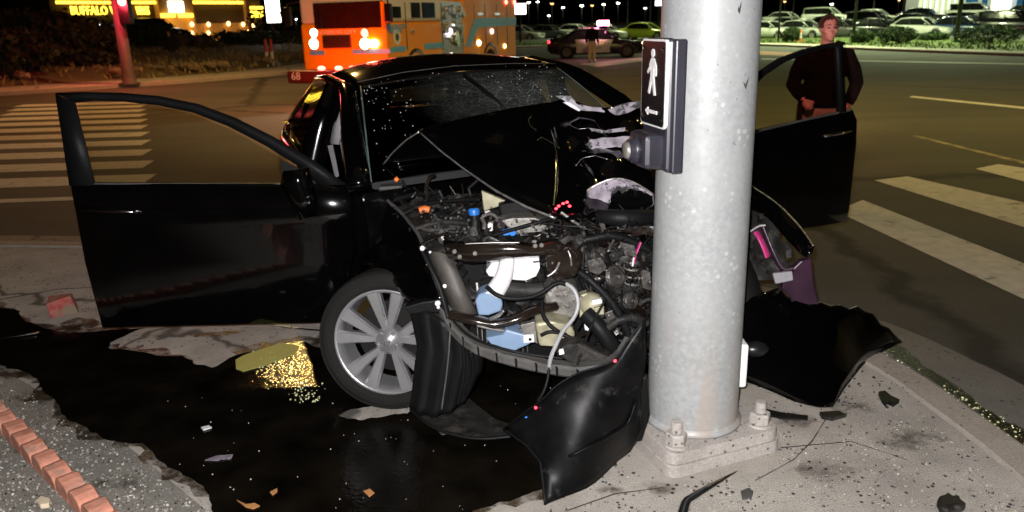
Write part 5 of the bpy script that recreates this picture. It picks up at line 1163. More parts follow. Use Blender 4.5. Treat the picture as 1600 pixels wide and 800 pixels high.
def row(name, p0, p1, n, rz, cols, z=0, suvs=()):
    a, b = V(p0), V(p1)
    for i in range(n):
        p = a.lerp(b, i/(n-1)); k = i in suvs; cname = cols[i % len(cols)]
        nb = [cols[j] for j in (i-1, i+1) if 0 <= j < n]
        lab = f"{cname} {'suv' if k else 'sedan'} in the {name}, "+(f'between {nb[0]} and {nb[1]} cars' if len(nb) == 2 else f'at its end beside a {nb[0]} car')
        park(k, cname, (p.x+rn.uniform(-.15, .15), p.y+rn.uniform(-.2, .2), z), rz+rn.uniform(-.05, .05), lab, f"{cname} {'suvs' if k else 'cars'} in the {name}")
row('front row of the lot', (20.6, 63, 0), (37.5, 49, 0), 9, R(38), ['white', 'silver', 'grey', 'black', 'white', 'blue', 'black', 'white', 'black'], suvs=(6,))
row('second row of the lot', (22, 71, 0), (45, 52, 0), 10, R(38), ['silver', 'white', 'black', 'grey', 'black', 'black', 'lime', 'grey', 'black', 'white'], z=.25, suvs=(3, 8))
row('back row of the lot', (28, 80, 0), (55, 62, 0), 9, R(50), ['white', 'white', 'silver', 'black', 'white', 'grey', 'black', 'silver', 'grey'], z=.75, suvs=(1, 4, 7))
row('side street row', (1.5, 78, 0), (7, 80, 0), 3, R(65), ['silver', 'grey', 'white'], z=.1)
row('row behind police car', (8.5, 70, 0), (15.5, 68, 0), 3, R(60), ['white', 'lime', 'silver'], z=.1)

# ---- police car
pc = copy_tree(sed); pc.name = 'police_car'
pp_ = at(932, 88, 42); PCF = Frame((pp_.x, 42, -.12), R(84))
pc.location = PCF.o; pc.rotation_euler = (0, 0, PCF.rz); pc.scale = (1.02, 1.1, 1.05)
tag(pc, 'black and white police car with red roof lights stopped in the intersection', 'police car')
if 'group' in pc: del pc['group']
for k in pc.children:
    nm = k.name.split('.')[0]
    if nm in ('body', 'wing_mirror', 'pillar', 'roof'): body_colour(k, PM['black'] if nm != 'roof' else PM['white'])
    if nm == 'tail_lamp': body_colour(k, M['lamp_red'])
    for g in k.children: body_colour(g, M['grey_plastic'])
M['lamp_white'] = mat('lit headlamp', (.8, .7, .5), .3, em=(1, .72, .4), es=14)
M['lamp_pink'] = mat('flashing beacon', (.8, .1, .2), .3, em=(1, .2, .4), es=45)
for s in (-1,):
    d_ = MB().grid([[V(s*.935, -.62, .28), V(s*.935, 0, .28), V(s*.935, .95, .28)], [V(s*.95, -.62, .6), V(s*.95, 0, .6), V(s*.95, .95, .6)], [V(s*.925, -.75, .88), V(s*.925, 0, .9), V(s*.925, 1.0, .92)]]).build('white_door', M['white'], pc, smooth=True, solid=.02)
    text('door_lettering', 'SHERIFF', .2, M['black'], d_, (s*.968, .12, .5), (R(90), 0, R(90*s)), .006)
    stp = [V(s*.962, -.25+(.13 if i % 2 == 0 else .055)*math.sin(R(36*i)), .76+(.13 if i % 2 == 0 else .055)*math.cos(R(36*i))) for i in range(10)]
    MB().slab(stp, (-.006*s*-1, 0, 0)).build('door_star', M['gold'], d_)
bar_ = MB().box((0, -.3, 1.53), (1.15, .42, .06)).build('light_bar', M['black'], pc, bevel=.01)
for x in (-.45, -.22, .22, .45): MB().box((x, -.3, 1.66), (.22, .55, .24)).build('beacon', M['lamp_pink'], bar_, bevel=.03)
MB().ell((-.64, -2.22, .66), (.18, .12, .09), 12, 8).build('lit_headlight', M['lamp_white'], pc, smooth=True)
lamp('police_beacon', 'POINT', (pp_.x-.2, 41, 1.9), (1, .38, .42), 110, .15)

# ================================================================ far corner, left
M['bark'] = mat('bark', (.06, .045, .03), .9, var=.4)
def leaves(b, ctr, rad, n, s, rr, bottom=-1):
    for _ in range(n):
        th = rr.uniform(0, 2*math.pi); u = rr.uniform(bottom, 1); k = rr.uniform(.55, 1.0)**.6; q = math.sqrt(1-u*u)
        p = V(math.cos(th)*q, math.sin(th)*q, u)*k; p *= 1+.35*noise.noise(p*2.3+V(ctr))
        p = V(ctr)+V(p.x*rad[0], p.y*rad[1], p.z*rad[2])
        R3 = Matrix.Rotation(rr.random()*6.28, 3, V(rr.random()-.5, rr.random()-.5, rr.random()-.5).normalized()); t = s*rr.uniform(.6, 1.4)
        b.add([p+R3 @ V(-t*.3, 0, 0), p+R3 @ V(0, -t*.5, .1*t), p+R3 @ V(t*.3, 0, 0), p+R3 @ V(0, t*.5, .1*t)], [(0, 1, 2, 3)])
    return b
M['leaf_dark'] = mat('dark shrub leaf', (.028, .042, .012), .8, var=.6, vs=2)
M['leaf_green'] = mat('clipped hedge leaf', (.03, .062, .012), .8, var=.5, vs=2)
M['leaf_dry'] = mat('dry brush leaf', (.1, .075, .04), .8, var=.5, vs=2)
def shrub(name, p, rad, n, s, m, label, group=None, seed=0):
    rr = random.Random(seed); e = empty(name, (p[0], p[1], p[2]), 0, label, 'hedge' if 'hedge' in name else 'shrub', group)
    leaves(MB(), (0, 0, rad[2]*.85), rad, n, s, rr, -.8).build('foliage', m, e)
    b = MB()
    for k in range(6):
        a = rr.random()*6.28; b.tube([(0, 0, -.1), (math.cos(a)*rad[0]*.25, math.sin(a)*rad[1]*.25, rad[2]*.6), (math.cos(a)*rad[0]*.55, math.sin(a)*rad[1]*.55, rad[2]*1.3)], [.05, .03, .01], 5)
    b.build('stem', M['bark'], e)
    return e
FC = [V(-70, 8, 0), V(-40, 15, 0), V(-24, 20.5, 0), V(-16.5, 25.5, 0), V(-12, 29.5, 0), V(-9.6, 33, 0), V(-8.3, 38, 0), V(-7.6, 48, 0), V(-7, 75, 0)]
fk = dense(FC, 1.0)
def strip(name, pl, d0, d1, z0, z1, m):
    a, b = offset(pl, d0), offset(pl, d1); return MB().grid([[p+V(0, 0, z0), q+V(0, 0, z1)] for p, q in zip(a, b)]).build(name, m, kind='structure')
MB().grid([[p+V(0, 0, -.14), p+V(0, 0, .0), q+V(0, 0, .004)] for p, q in zip(fk, offset(fk, .18))]).build('far_kerb', M['kerb'], kind='structure')
strip('far_pavement', fk, .19, 2.6, .0, .02, M['concrete'])
rows = []
for d, z in ((2.6, .018), (3.4, .12), (5, .4), (8, .75), (13, .95), (24, 1.0), (60, 1.0)):
    rows.append([p+V(0, 0, z+(.15*noise.noise(p*.35) if d > 3 else 0)) for p in offset(fk, d)])
MB().grid(rows).build('bank', M['dirt'], kind='structure', smooth=True)
b = MB(); rr = random.Random(3)
for k in range(500):
    p = samp(FC, rr.uniform(.35, .85)); t = offset(fk, rr.uniform(2.8, 9))[min(len(fk)-1, int(rr.uniform(.3, .85)*len(fk)))]
    s = rr.uniform(.08, .32); b.ell(t+V(0, 0, .1+min(.7, max(0, (t-samp(FC, .5)).length*.0))+.25), (s, s*.8, s*.6), 6, 4, jit=.2)
b2_ = MB()
for k in range(5000):
    i = int(rr.uniform(.3, .9)*len(fk)); i = max(1, min(len(fk)-2, i)); dd_ = rr.uniform(2.7, 11); t = offset(fk[i-1:i+2], dd_)[1]+V(rr.uniform(-.6, .6), rr.uniform(-.6, .6), 0)
    zz = lerp(.02, .4, (dd_-2.6)/2.4) if dd_ < 5 else lerp(.4, .85, (dd_-5)/6); h = rr.uniform(.08, .3); a = rr.random()*6.28
    t.z = zz; b2_.add([t+V(math.cos(a)*.05, math.sin(a)*.05, -.05), t-V(math.cos(a)*.05, math.sin(a)*.05, .05), t+V(rr.uniform(-.15, .15), rr.uniform(-.15, .15), h)], [(0, 1, 2)])
b2_.build('dry_grass', mat('dry grass', (.3, .25, .1), .9, var=.4, vs=1), kind='stuff')
b.build('bank_rocks', mat('tan rock', (.22, .17, .11), .9, var=.4), kind='stuff')
for i, (px, py, Y, rx, rz_, m, lab) in enumerate([(20, 105, 30, 1.6, .8, 'leaf_dark', 'low dark shrub at the foot of the rocky bank'), (62, 95, 34, 1.7, 1.1, 'leaf_dark', 'rounded dark shrub on the bank beside the low one'), (105, 98, 33, 1.5, 1.15, 'leaf_dark', 'tall dark shrub on the bank beneath the restaurant sign'), (150, 98, 33, 1.2, .85, 'leaf_dark', 'dark shrub on the bank just before the red lit pole'),
        (172, 92, 36, .9, .8, 'leaf_green', 'small green shrub behind the red lit pole'), (95, 68, 45, 3.2, .9, 'leaf_green', 'wide green shrub on top of the bank facing the restaurant'), (25, 66, 45, 3.0, 1.0, 'leaf_dry', 'wide dry brown brush on top of the bank'), (232, 72, 48, 1.8, .8, 'leaf_green', 'green shrub in front of the dark parked suv'),
        (300, 82, 46, 1.6, .55, 'leaf_dry', 'dry tuft of brush beside the dark bystander'), (345, 76, 52, 2.8, .6, 'leaf_dark', 'long dark shrub in front of the lit restaurant wall'), (396, 72, 55, 2.2, .6, 'leaf_dark', 'dark shrub below the white lit sign'), (455, 70, 60, 3.2, 1.6, 'leaf_dark', 'big dark shrub at the street mouth behind the fire engine')]):
    p = at(px, py, Y); shrub('shrub', p-V(0, 0, .1), (rx, rx*.8, rz_), 900, .3, M[m], lab, seed=30+i)
# signal pole with a red lamp
M['dark_pole'] = mat('weathered dark pole', (.07, .06, .06), .7, var=.2)
lp = G(203, 131, 0); sp_ = empty('signal_pole', lp, 0, 'signal pole with a glowing red light on the far corner before the restaurant', 'pole')
MB().lathe([(.0, 3.4), (.17, 3.4), (.2, .35), (.24, .3), (.24, .05), (.36, .04), (.36, 0)], 20).build('shaft', M['dark_pole'], sp_, smooth=True)
MB().lathe([(.17, 3.4), (.12, 9), (0, 9)], 16).build('upper_shaft', M['dark_pole'], sp_, smooth=True)
MB().tube([(0, 0, 8.6), (2.2, -.8, 9.6), (5.2, -1.8, 10)], [.08, .07, .05], 8).build('luminaire_arm', M['zinc'], sp_, smooth=True)
M['sodium'] = mat('sodium lamp', (.9, .6, .3), .3, em=(1, .58, .2), es=6)
lu = MB().box((5.5, -1.9, 10), (.9, .4, .18), R(-19)).build('luminaire', M['grey_plastic'], sp_, bevel=.05)
MB().ell((5.5, -1.9, 9.88), (.26, .14, .08), 12, 6).build('lamp_lens', M['sodium'], lu, smooth=True)
lh = at(190, 8, lp.y-.3)-lp
hd = MB().box((lh.x, -.1, lh.z-.1), (.4, .3, 1.05)).build('signal_head', M['black'], sp_, bevel=.04)
MB().lathe([(0, .06), (.09, .05), (.14, 0)], 16, Matrix.Translation((lh.x, -.25, lh.z+.12)) @ Matrix.Rotation(R(90), 4, 'X')).build('red_lens', mat('lit red lens', (.9, .2, .1), .3, em=(1, .12, .06), es=30), hd, smooth=True)
lamp('red_signal', 'POINT', (lp.x+.1, lp.y-.9, lh.z+.1), (1, .04, .07), 260, .15)
lamp('sodium_light', 'SPOT', (lp.x+5.5, lp.y-1.9, 9.7), (1, .57, .17), 3400, .1, target=(lp.x+6.5, lp.y-4, 0), angle=R(150), blend=.8, spec=.08)
# marker posts
for i, px in enumerate((419, 427)):
    p = G(px, 105 if i == 0 else 104, .02); e = empty('marker_post', p, 0, 'slim red and white marker post on the far corner', 'post', 'marker posts on the far corner')
    MB().cyl((0, 0, 0), (0, 0, .7), .07, n=10).build('lower_post', M['white'], e, smooth=True)
    MB().lathe([(.07, .7), (.07, 1.25), (.05, 1.3), (0, 1.3)], 10).build('upper_post', mat('red reflective sleeve', (.5, .04, .03), .4), e, smooth=True)
# ---- restaurant
pl_, pr_ = at(84, 30, 62), at(412, 30, 76); RZ_ = math.atan2(pr_.y-pl_.y, pr_.x-pl_.x)
RF = Frame((pl_.x, pl_.y, .8), RZ_); rest = empty('restaurant', RF.o, RZ_, 'dark restaurant with glowing yellow sign letters and trim lights on the far corner', 'building')
def on(px, py, y=0): return RF.on(px, py, 1, y)
Lw = on(412, 30).x; top_z = 6.2
M['rwall'] = mat('dark brown stucco', (.05, .03, .018), .85, var=.2); M['rwarm'] = mat('ochre stucco', (.42, .25, .1), .8, var=.15)
M['neon'] = mat('yellow neon', (1, .7, .1), .4, em=(1, .62, .05), es=4); M['warm'] = mat('warm window', (.9, .6, .2), .4, em=(1, .62, .2), es=2.2, var=.4, vs=1.2)
M['screen'] = mat('bright screen', (.8, .8, 1), .4, em=(.85, .8, 1), es=5); M['logo'] = mat('lit emblem', (1, 1, 1), .4, em=(1, .95, .85), es=7)
MB().bb(0, Lw, .3, 9, 0, top_z).build('wall', M['rwall'], rest)
MB().bb(-.4, Lw+.4, -.0, 9.4, top_z-.35, top_z).build('cornice', M['rwall'], rest)
zb = on(250, 33).z
def rbox(name, px0, px1, py0, py1, d0, d1, m, par=rest, bevel=0):
    a, b = on(px0, (py0+py1)/2, d0), on(px1, (py0+py1)/2, d0); xm = (px0+px1)/2; z0, z1 = on(xm, py1, d0).z, on(xm, py0, d0).z
    return MB().bb(a.x, b.x, d0, d1, z0, z1).build(name, m, par, bevel=bevel)
tw = rbox('entrance_tower', 250, 304, -14, 62, -.5, .3, M['rwarm'])
rbox('emblem', 264, 287, 2, 19, -.6, -.5, M['logo'], tw)
rbox('uplight', 254, 274, 21, 27, -.85, -.5, M['neon'], tw); rbox('uplight', 282, 302, 21, 27, -.85, -.5, M['neon'], tw)
for a, b in ((88, 181), (207, 251), (301, 380)): rbox('trim_light', a, b, 1.5, 6, -.15, .0, M['neon'])
rbox('trim_light', 393, 411, 10, 14, -.15, .3, M['neon']); rbox('trim_light', 394, 411, 17, 27, -.15, .3, M['neon'])
rbox('corner_pilaster', 386, 392, -4, 58, -.2, .3, M['rwarm'])
for a, b in ((112, 206), (305, 386)): rbox('lower_wall', a, b, 36, 64, .1, .3, M['rwarm'] if a > 300 else M['rwall'])
for a, b, c0, d_ in ((117, 130, 39, 47), (150, 161, 38, 46), (181, 187, 38, 45), (217, 226, 38, 46)): rbox('screen', a, b, c0, d_, -.02, .08, M['screen'])
for a, b, c0, d_ in ((137, 145, 40, 62), (228, 247, 36, 44), (232, 246, 50, 58)): rbox('window', a, b, c0, d_, .0, .28, M['warm'])
for px, py in ((262, 39), (300, 38), (300, 52), (326, 38), (326, 52), (357, 37), (276, 54), (140, 50), (388, 50), (380, 38), (396, 40)):
    q = on(px, py, -.75 if 250 < px < 304 else -.1)
    MB().ell(q, (.16, .14, .2), 10, 6).build('sconce', M['sodium'], rest, smooth=True)
for px, py in ((280, 42), (326, 45), (370, 42)):
    q = RF.m @ on(px, py, -1.4); lamp('sconce_light', 'POINT', q, (1, .55, .16), 45, .2)
for s, px0, px1 in (('BUFFALO WILD', 112, 206), ('WINGS', 213, 233)):
    q = on((px0+px1)/2, 17, .12); w = on(px1, 17).x-on(px0, 17).x
    t = text('sign_letters', s, .95, M['neon'], rest, (q.x, .12, q.z), (R(90), 0, 0), .08)
    dim = max(v.co.x for v in t.data.vertices)-min(v.co.x for v in t.data.vertices); t.scale = (w/dim, 1, 1)
# dark suv parked before it, its white sign, a far lamp
q = at(247, 66, 57); park(1, 'black', (q.x, 57, q.z-.1), R(80), 'black suv parked in front of the restaurant windows', 'x'); bpy.data.objects[:]
for o in COL.objects:
    if o.get('group') == 'x': del o['group']
q = at(428, 60, 58); ls = empty('lit_sign', (q.x, 58, .8), 0, 'tall white lit box sign on a post right of the restaurant', 'sign')
a, b2 = at(416, 18, 58), at(440, 18, 58); z0, z1 = at(428, 37, 58).z-.8, at(428, -12, 58).z-.8
MB().bb(a.x-q.x, b2.x-q.x, -.2, .2, z0, z1).build('cabinet', M['grey_plastic'], ls, bevel=.03)
MB().bb(a.x-q.x+.06, b2.x-q.x-.06, -.23, -.19, z0+.08, z1-.08).build('face', M['logo'], ls)
MB().cyl((0, 0, -1), (0, 0, z0), .12, n=10).build('post', M['rwall'], ls)
# ================================================================ fire engine
FT = Frame((-4.15, 20.35, -.12), R(-20)); ft = empty('fire_engine', FT.o, FT.rz, 'orange and white fire engine with lit headlights stopped across the intersection', 'fire engine')
M['ft_or'] = mat('orange engine paint', (.92, .34, .006), .45, var=.06, coat=.1, spec=.25); M['ft_wh'] = mat('white engine paint', (.72, .66, .62), .35, var=.05, coat=.3)
M['ft_blue'] = mat('blue stripe', (.12, .42, .95), .4); M['ft_steel'] = mat('tread plate', (.4, .4, .42), .35, .7, var=.3, vs=14)
M['head'] = mat('lit headlight', (1, .7, .4), .3, em=(1, .78, .5), es=18); M['strobe'] = mat('red strobe', (1, .1, .05), .3, em=(1, .09, .06), es=14); M['strobe_w'] = mat('white strobe', (1, 1, 1), .3, em=(1, .85, .9), es=18)
fz = lambda px, py: FT.on(px, py, 1, 0)          # on the front plane
sz = lambda px, py: FT.on(px, py, 0, 1.25)       # on the side plane
def fbox(name, px0, py0, px1, py1, d, m, par=ft, bevel=.0, y0=0):
    a, b = fz(px0, (py0+py1)/2), fz(px1, (py0+py1)/2); xm = (px0+px1)/2
    return MB().bb(a.x, b.x, -d, y0, fz(xm, py1).z, fz(xm, py0).z).build(name, m, par, bevel=bevel)
def sbox(name, px0, py0, px1, py1, d, m, par=ft, bevel=.0, x0=1.25):
    a, b = sz(px0, (py0+py1)/2), sz(px1, (py0+py1)/2); xm = (px0+px1)/2
    return MB().bb(x0, 1.25+d, a.y, b.y, sz(xm, py1).z, sz(xm, py0).z).build(name, m, par, bevel=bevel)
yC = sz(691, 40).y; yP = sz(726, 40).y; yR = sz(806, 40).y; zs = sz(650, 34).z
cab = MB().bb(-1.25, 1.245, 0.002, yC, .75, zs).build('cab', M['ft_or'], ft, bevel=.06)
MB().bb(-1.24, 1.243, .02, yC-.01, zs, 2.95).build('cab_roof', M['ft_wh'], cab, bevel=.08)
MB().bb(-1.2, 1.2, yC, yP, .6, 2.5).build('pump_panel', M['ft_steel'], ft)
bd = MB().bb(-1.25, 1.245, yP, yR, .7, 2.75).build('body', M['ft_or'], ft, bevel=.05)
MB().bb(-1.1, 1.1, yC+.2, yR-.2, 2.5, 2.95).build('hose_bed', M['ft_or'], ft)
MB().bb(-1.0, 1.0, .5, yR, .45, .8).build('chassis', M['black'], ft)
ws = fbox('windscreen', 491, 3, 598, 44, .02, mat('dark red lit glass', (.03, .008, .006), .1), cab, y0=.03)  # red light on the windscreen is put into the glass colour
fbox('screen_pillar', 596, 2, 603, 45, .03, M['ft_or'], cab, y0=.03)
fbox('wiper', 500, 15, 501.5, 45, .04, M['black'], ws)
gr_ = fbox('grille', 506, 55, 549, 75, .05, mat('brown grille', (.1, .03, .015), .6), cab, .01, y0=.03)
for k in range(7): fbox('grille_bar', 507, 56.5+k*2.6, 548, 57.6+k*2.6, .07, M['black'], gr_)
q = fz(528, 50.5); t = text('front_lettering', 'CARSON CITY', .15, M['white'], cab, (q.x, -.012, q.z), (R(90), 0, 0), .006, 1.1)
for px in (492, 571):
    for py, r_, m in ((68.5, .125, 'head'), (51.5, .1, 'strobe_w' if px < 500 else 'strobe')):
        q = fz(px, py); l_ = MB().lathe([(r_, 0), (r_*1.08, .05), (r_*1.2, 0)], 18, Matrix.Translation((q.x, 0, q.z)) @ Matrix.Rotation(R(90), 4, 'X')).build('headlight' if py > 60 else 'warning_light', M['chrome'], cab)
        MB().lathe([(0, .07), (r_*.7, .05), (r_, .0)], 18, Matrix.Translation((q.x, 0, q.z)) @ Matrix.Rotation(R(90), 4, 'X')).build('lamp', M[m], l_, smooth=True)
for px in (572, 583):
    q = fz(px, 68); MB().ell((q.x+.05, -.03, q.z), (.12, .06, .1), 12, 8).build('headlight', M['head'], cab, smooth=True)
fbox('stripe', 485, 79, 507, 86, .012, M['ft_blue'], cab, y0=.03); fbox('stripe', 551, 77, 610, 84, .012, M['ft_blue'], cab, y0=.03)
bm = MB().bb(-1.35, 1.3, -.65, .1, .5, .82).build('front_bumper', mat('dark red bumper', (.12, .012, .015), .4), ft, bevel=.04)
q = FT.on(484, 95, 1, -.66); text('bumper_number', '68', .28, M['white'], bm, (-1.08, -.66, .68), (R(90), 0, 0), .006)
for x in (-.4, .1, .5, .9): MB().ell((x, -.5, .87), (.11, .08, .06), 10, 6).build('bumper_light', M['strobe'], bm, smooth=True)
for a, b in ((604, 626), (642, 656), (659, 679)):
    w_ = sbox('cab_window', a, 4 if a > 610 else 10, b, 28, .012, M['tint'], cab, .0)
ln = sbox('door_gap', 634, 4, 635, 78, .006, M['black'], cab); sbox('door_gap', 690, 4, 691.5, 78, .006, M['black'], cab)
sbox('door_handle', 641, 47, 645, 51, .05, M['chrome'], cab)
sbox('stripe', 611, 72.5, 634, 81, .012, M['ft_blue'], cab); sbox('stripe', 663, 67, 692, 76, .012, M['ft_blue'], cab)
for s, py in (('CARSON CITY', 42), ('FIRE DEPT.', 48)):
    q = sz(618, py); text('door_lettering', s, .17, M['ft_blue'], cab, (1.262, q.y, q.z), (R(90), 0, R(90)), .006)
q = sz(620, 58); MB().cyl((1.25, q.y, q.z), (1.262, q.y, q.z), .2, n=24).build('door_crest', M['white'], cab)
MB().cyl((1.255, q.y, q.z), (1.266, q.y, q.z), .1, n=12).build('crest_centre', M['grey_plastic'], cab)
sp1 = sz(726, 73); sp2 = sz(742, 36); sp3 = sz(806, 33); h_ = .28
MB().slab([V(1.25, sp1.y, sp1.z), V(1.25, sp2.y, sp2.z+h_/2), V(1.25, sp3.y, sp3.z+h_/2), V(1.25, sp3.y, sp3.z-h_/2), V(1.25, sp2.y+.25, sp2.z-h_/2), V(1.25, sp1.y+.45, sp1.z)], (.012, 0, 0)).build('stripe', M['ft_blue'], bd)
for px in (741, 758, 776, 792): sbox('locker_gap', px, 6, px+.8, 70, .006, M['black'], bd)
for px in (745, 772): sbox('locker_latch', px, 20, px+8, 24, .03, M['chrome'], bd)
rr = random.Random(4)
for k in range(26):
    px, py = rr.uniform(695, 724), rr.uniform(10, 70); q = sz(px, py); MB().cyl((1.2, q.y, q.z), (1.28, q.y, q.z), rr.uniform(.05, .14), n=12).build('gauge' if k % 3 else 'hose_outlet', M['chrome'] if k % 2 else M['ft_steel'], ft)
for px, py, m in ((703, 49, 'strobe_w'), (748, 67, 'head'), (790, 3, 'strobe'), (803, 3, 'strobe'), (768, 49, 'screen'), (788, 72, 'sodium')):
    q = sz(px, py); MB().ell((1.27, q.y, q.z), (.04, .1, .08), 10, 6).build('marker_lamp', M[m], ft, smooth=True)
for y in (sz(650, 76).y, sz(766, 66).y):
    for s in (-1, 1):
        w_ = MB().lathe([(0, .1), (.3, .12), (.5, .14), (.53, .1), (.53, -.14), (0, -.14)], 26, Matrix.Translation((s*1.14, y, .53)) @ Matrix.Rotation(R(90*s), 4, 'Y')).build('wheel', M['rubber'], ft, smooth=True)
        MB().lathe([(0, .19), (.1, .19), (.14, .15), (.3, .135)], 16, Matrix.Translation((s*1.14, y, .53)) @ Matrix.Rotation(R(90*s), 4, 'Y')).build('rim', M['alloy'], w_, smooth=True)
        MB().lathe([(.56, .12), (.66, .13), (.66, .08)], 26, Matrix.Translation((s*1.14, y, .6)) @ Matrix.Rotation(R(90*s), 4, 'Y')).build('wheel_arch', M['black'], ft, smooth=True)
for s in (-1, 1):
    mr_ = MB().tube([(s*1.2, -.05, 2.5), (s*1.45, -.2, 2.45), (s*1.45, -.2, 1.9)], .025, 6).build('mirror_arm', M['black'], ft)
    MB().box((s*1.45, -.2, 2.15), (.2, .1, .45)).build('mirror', M['black'], mr_, bevel=.03)
lb = MB().bb(-1.0, 1.0, .3, .7, 2.95, 3.0).build('light_bar', M['black'], ft)
for k in range(6): MB().bb(-.95+k*.32, -.68+k*.32, .32, .68, 3.0, 3.16).build('beacon', M['strobe'], lb, bevel=.03)
lamp('engine_strobe', 'POINT', FT.m @ V(.0, .5, 3.5), (1, .1, .06), 200, .2)
lamp('engine_strobe', 'POINT', FT.m @ V(.6, -1.3, 1.15), (1, .05, .03), 130, .1, spec=.2)
lamp('headlight_beam', 'SPOT', FT.m @ V(.6, -.2, 1.4), (1, .8, .55), 500, .1, target=FT.m @ V(.6, -8, .0), angle=R(50), blend=.6)

# ================================================================ far side of the right street: verge, car lot, showroom
RK = [V(34, -10, 0), V(27, 12, 0), V(23, 27, 0), V(21.3, 33, 0), V(19.3, 42, 0), V(17.2, 53, 0), V(14, 59, 0), V(8, 62, 0), V(-3, 63, 0)]
rk = dense(RK, 1.0)
MB().grid([[p+V(0, 0, -.14), p+V(0, 0, .0), q+V(0, 0, .004)] for p, q in zip(rk, offset(rk, -.2))]).build('far_kerb', M['kerb'], kind='structure')
strip('far_pavement', rk, -.21, -1.6, .0, .01, M['concrete'])
strip('verge', rk, -1.6, -9, .01, .18, M['verge'])
strip('car_lot', rk, -9, -70, .17, 1.2, mat('lot asphalt', (.1, .1, .095), .8))
bar('orange_strip', [(1180, 86), (1180, 80), (1245, 83), (1252, 89)], mat('orange strip', (.45, .14, .03), .7), -.1)  # flat orange strip beside the far kerb
rr = random.Random(8); b = MB()
for k in range(9000):
    i = rr.randrange(2, len(rk)-2); q = offset(rk[i-1:i+2], -rr.uniform(1.7, 9))[1]+V(rr.uniform(-.6, .6), rr.uniform(-.6, .6), 0)
    h = rr.uniform(.08, .25); a = rr.random()*6.28; b.add([q+V(math.cos(a)*.05, math.sin(a)*.05, 0), q-V(math.cos(a)*.05, math.sin(a)*.05, 0), q+V(rr.uniform(-.1, .1), rr.uniform(-.1, .1), h)], [(0, 1, 2)])
b.build('verge_grass', M['verge'], kind='stuff')
for i, (px0, px1, py, Y, h, lab) in enumerate([(1223, 1252, 67, 55, .5, 'small clipped hedge beside the orange cone'), (1330, 1364, 70, 49, .4, 'short clipped hedge on the verge'), (1372, 1432, 73, 46, .5, 'clipped hedge in front of the white parked car'), (1438, 1480, 69, 48, .28, 'low loose hedge next to the thick dark lamp post'), (1489, 1598, 75, 42, .5, 'longest clipped hedge on the verge')]):
    a, b2 = at(px0, py, Y), at(px1, py, Y); p = (a+b2)/2
    shrub('hedge', (p.x, Y, .08), ((b2.x-a.x)/2, .8, h), 3200, .11, M['leaf_green'], lab, 'hedges along the lot verge', seed=60+i)
cp = at(1250, 71, 54); cn = empty('tube_marker', (cp.x, 54, .03), 0, 'orange tube marker with pale collar standing on the far kerb', 'marker')
MB().lathe([(.075, .03), (.07, .75), (.05, .78), (0, .78)], 16).build('tube', mat('cone orange', (.8, .2, .03), .5), cn, smooth=True)
MB().box((0, 0, .02), (.5, .5, .1)).build('foot', mat('cone foot', (.75, .25, .08), .6), cn, bevel=.01)
MB().lathe([(.078, .25), (.078, .62)], 16).build('collar', M['white'], cn, smooth=True)
# lot lamps; the nearer ones light the lot from above the picture
M['halide'] = mat('metal halide lamp', (.9, 1, .8), .3, em=(.95, 1, .85), es=30)
def lamp_post(px, Y, hz, label, light=0, r=.07, m='black', bulb='halide', z0=.1, group=None, col=(.86, 1, .52)):
    p = at(px, 60, Y); e = empty('lamp_post', (p.x, Y, z0), 0, label, 'lamp post', group)
    MB().cyl((0, 0, -.1), (0, 0, hz), r, r*.7, 8).build('post', M[m], e, smooth=True)
    hd = MB().box((0, 0, hz+.05), (.7, .45, .16)).build('head', M[m], e, bevel=.04)
    MB().ell((0, 0, hz-.06), (.22, .18, .1), 10, 6).build('bulb', M[bulb], hd, smooth=True)
    if light: lamp('lot_light', 'SPOT', (p.x, Y, hz+z0-.25), col, light, .25, target=(p.x-.5, Y-1, 0), angle=R(155), blend=.7)
    return e
lamp_post(1216, 57, 8.5, 'slim dark lamp post at the left end of the lot hedges', 6500)
lamp_post(1333, 50, 8.5, 'dark lamp post just behind the officer', 7500, .1)
lamp_post(1494, 45, 8.5, 'thick dark lamp post among the clipped hedges', 8000, .13)
lamp_post(1236, 74, 8.5, 'far slim lamp post in the lot behind the white cars', 3500)
lamp_post(1360, 76, 9, 'far lamp post in the lot behind the dark cars', 4500)
lamp_post(1590, 62, 9, 'lamp post in the lot before the showroom', 7000)
lamp_post(1015, 72, 8.5, 'tall lamp post rising behind the police car and the grey pole', 3500)
lamp_post(980, 78, 8.5, 'tall lamp post rising behind the police car headlight', 3000)
for i, (px, py, Y, bl) in enumerate([(827, 3, 110, 'halide'), (841, 2, 130, 'halide'), (863, 5, 110, 'sodium'), (880, 11, 140, 'halide'), (909, 8, 110, 'halide'), (925, 8, 125, 'sodium'), (943, 6, 115, 'halide'), (965, 4, 120, 'halide'), (1007, 12, 105, 'screen'), (1295, 6, 120, 'halide'), (1222, 2, 130, 'sodium'), (1398, 0, 140, 'sodium'), (465, 29, 120, 'halide'), (1407, 20, 100, 'halide'), (858, 24, 150, 'halide')]):
    z = at(px, py, Y).z; lamp_post(px, Y, z, {'halide': 'distant white lit lamp post beyond the intersection', 'sodium': 'distant orange lit lamp post beyond the intersection', 'screen': 'distant violet lit lamp post beyond the police car'}[bl], r=.09, m='grey_plastic', bulb=bl, z0=0, group='distant lamp posts '+bl.replace('halide', 'white').replace('sodium', 'orange').replace('screen', 'violet'))
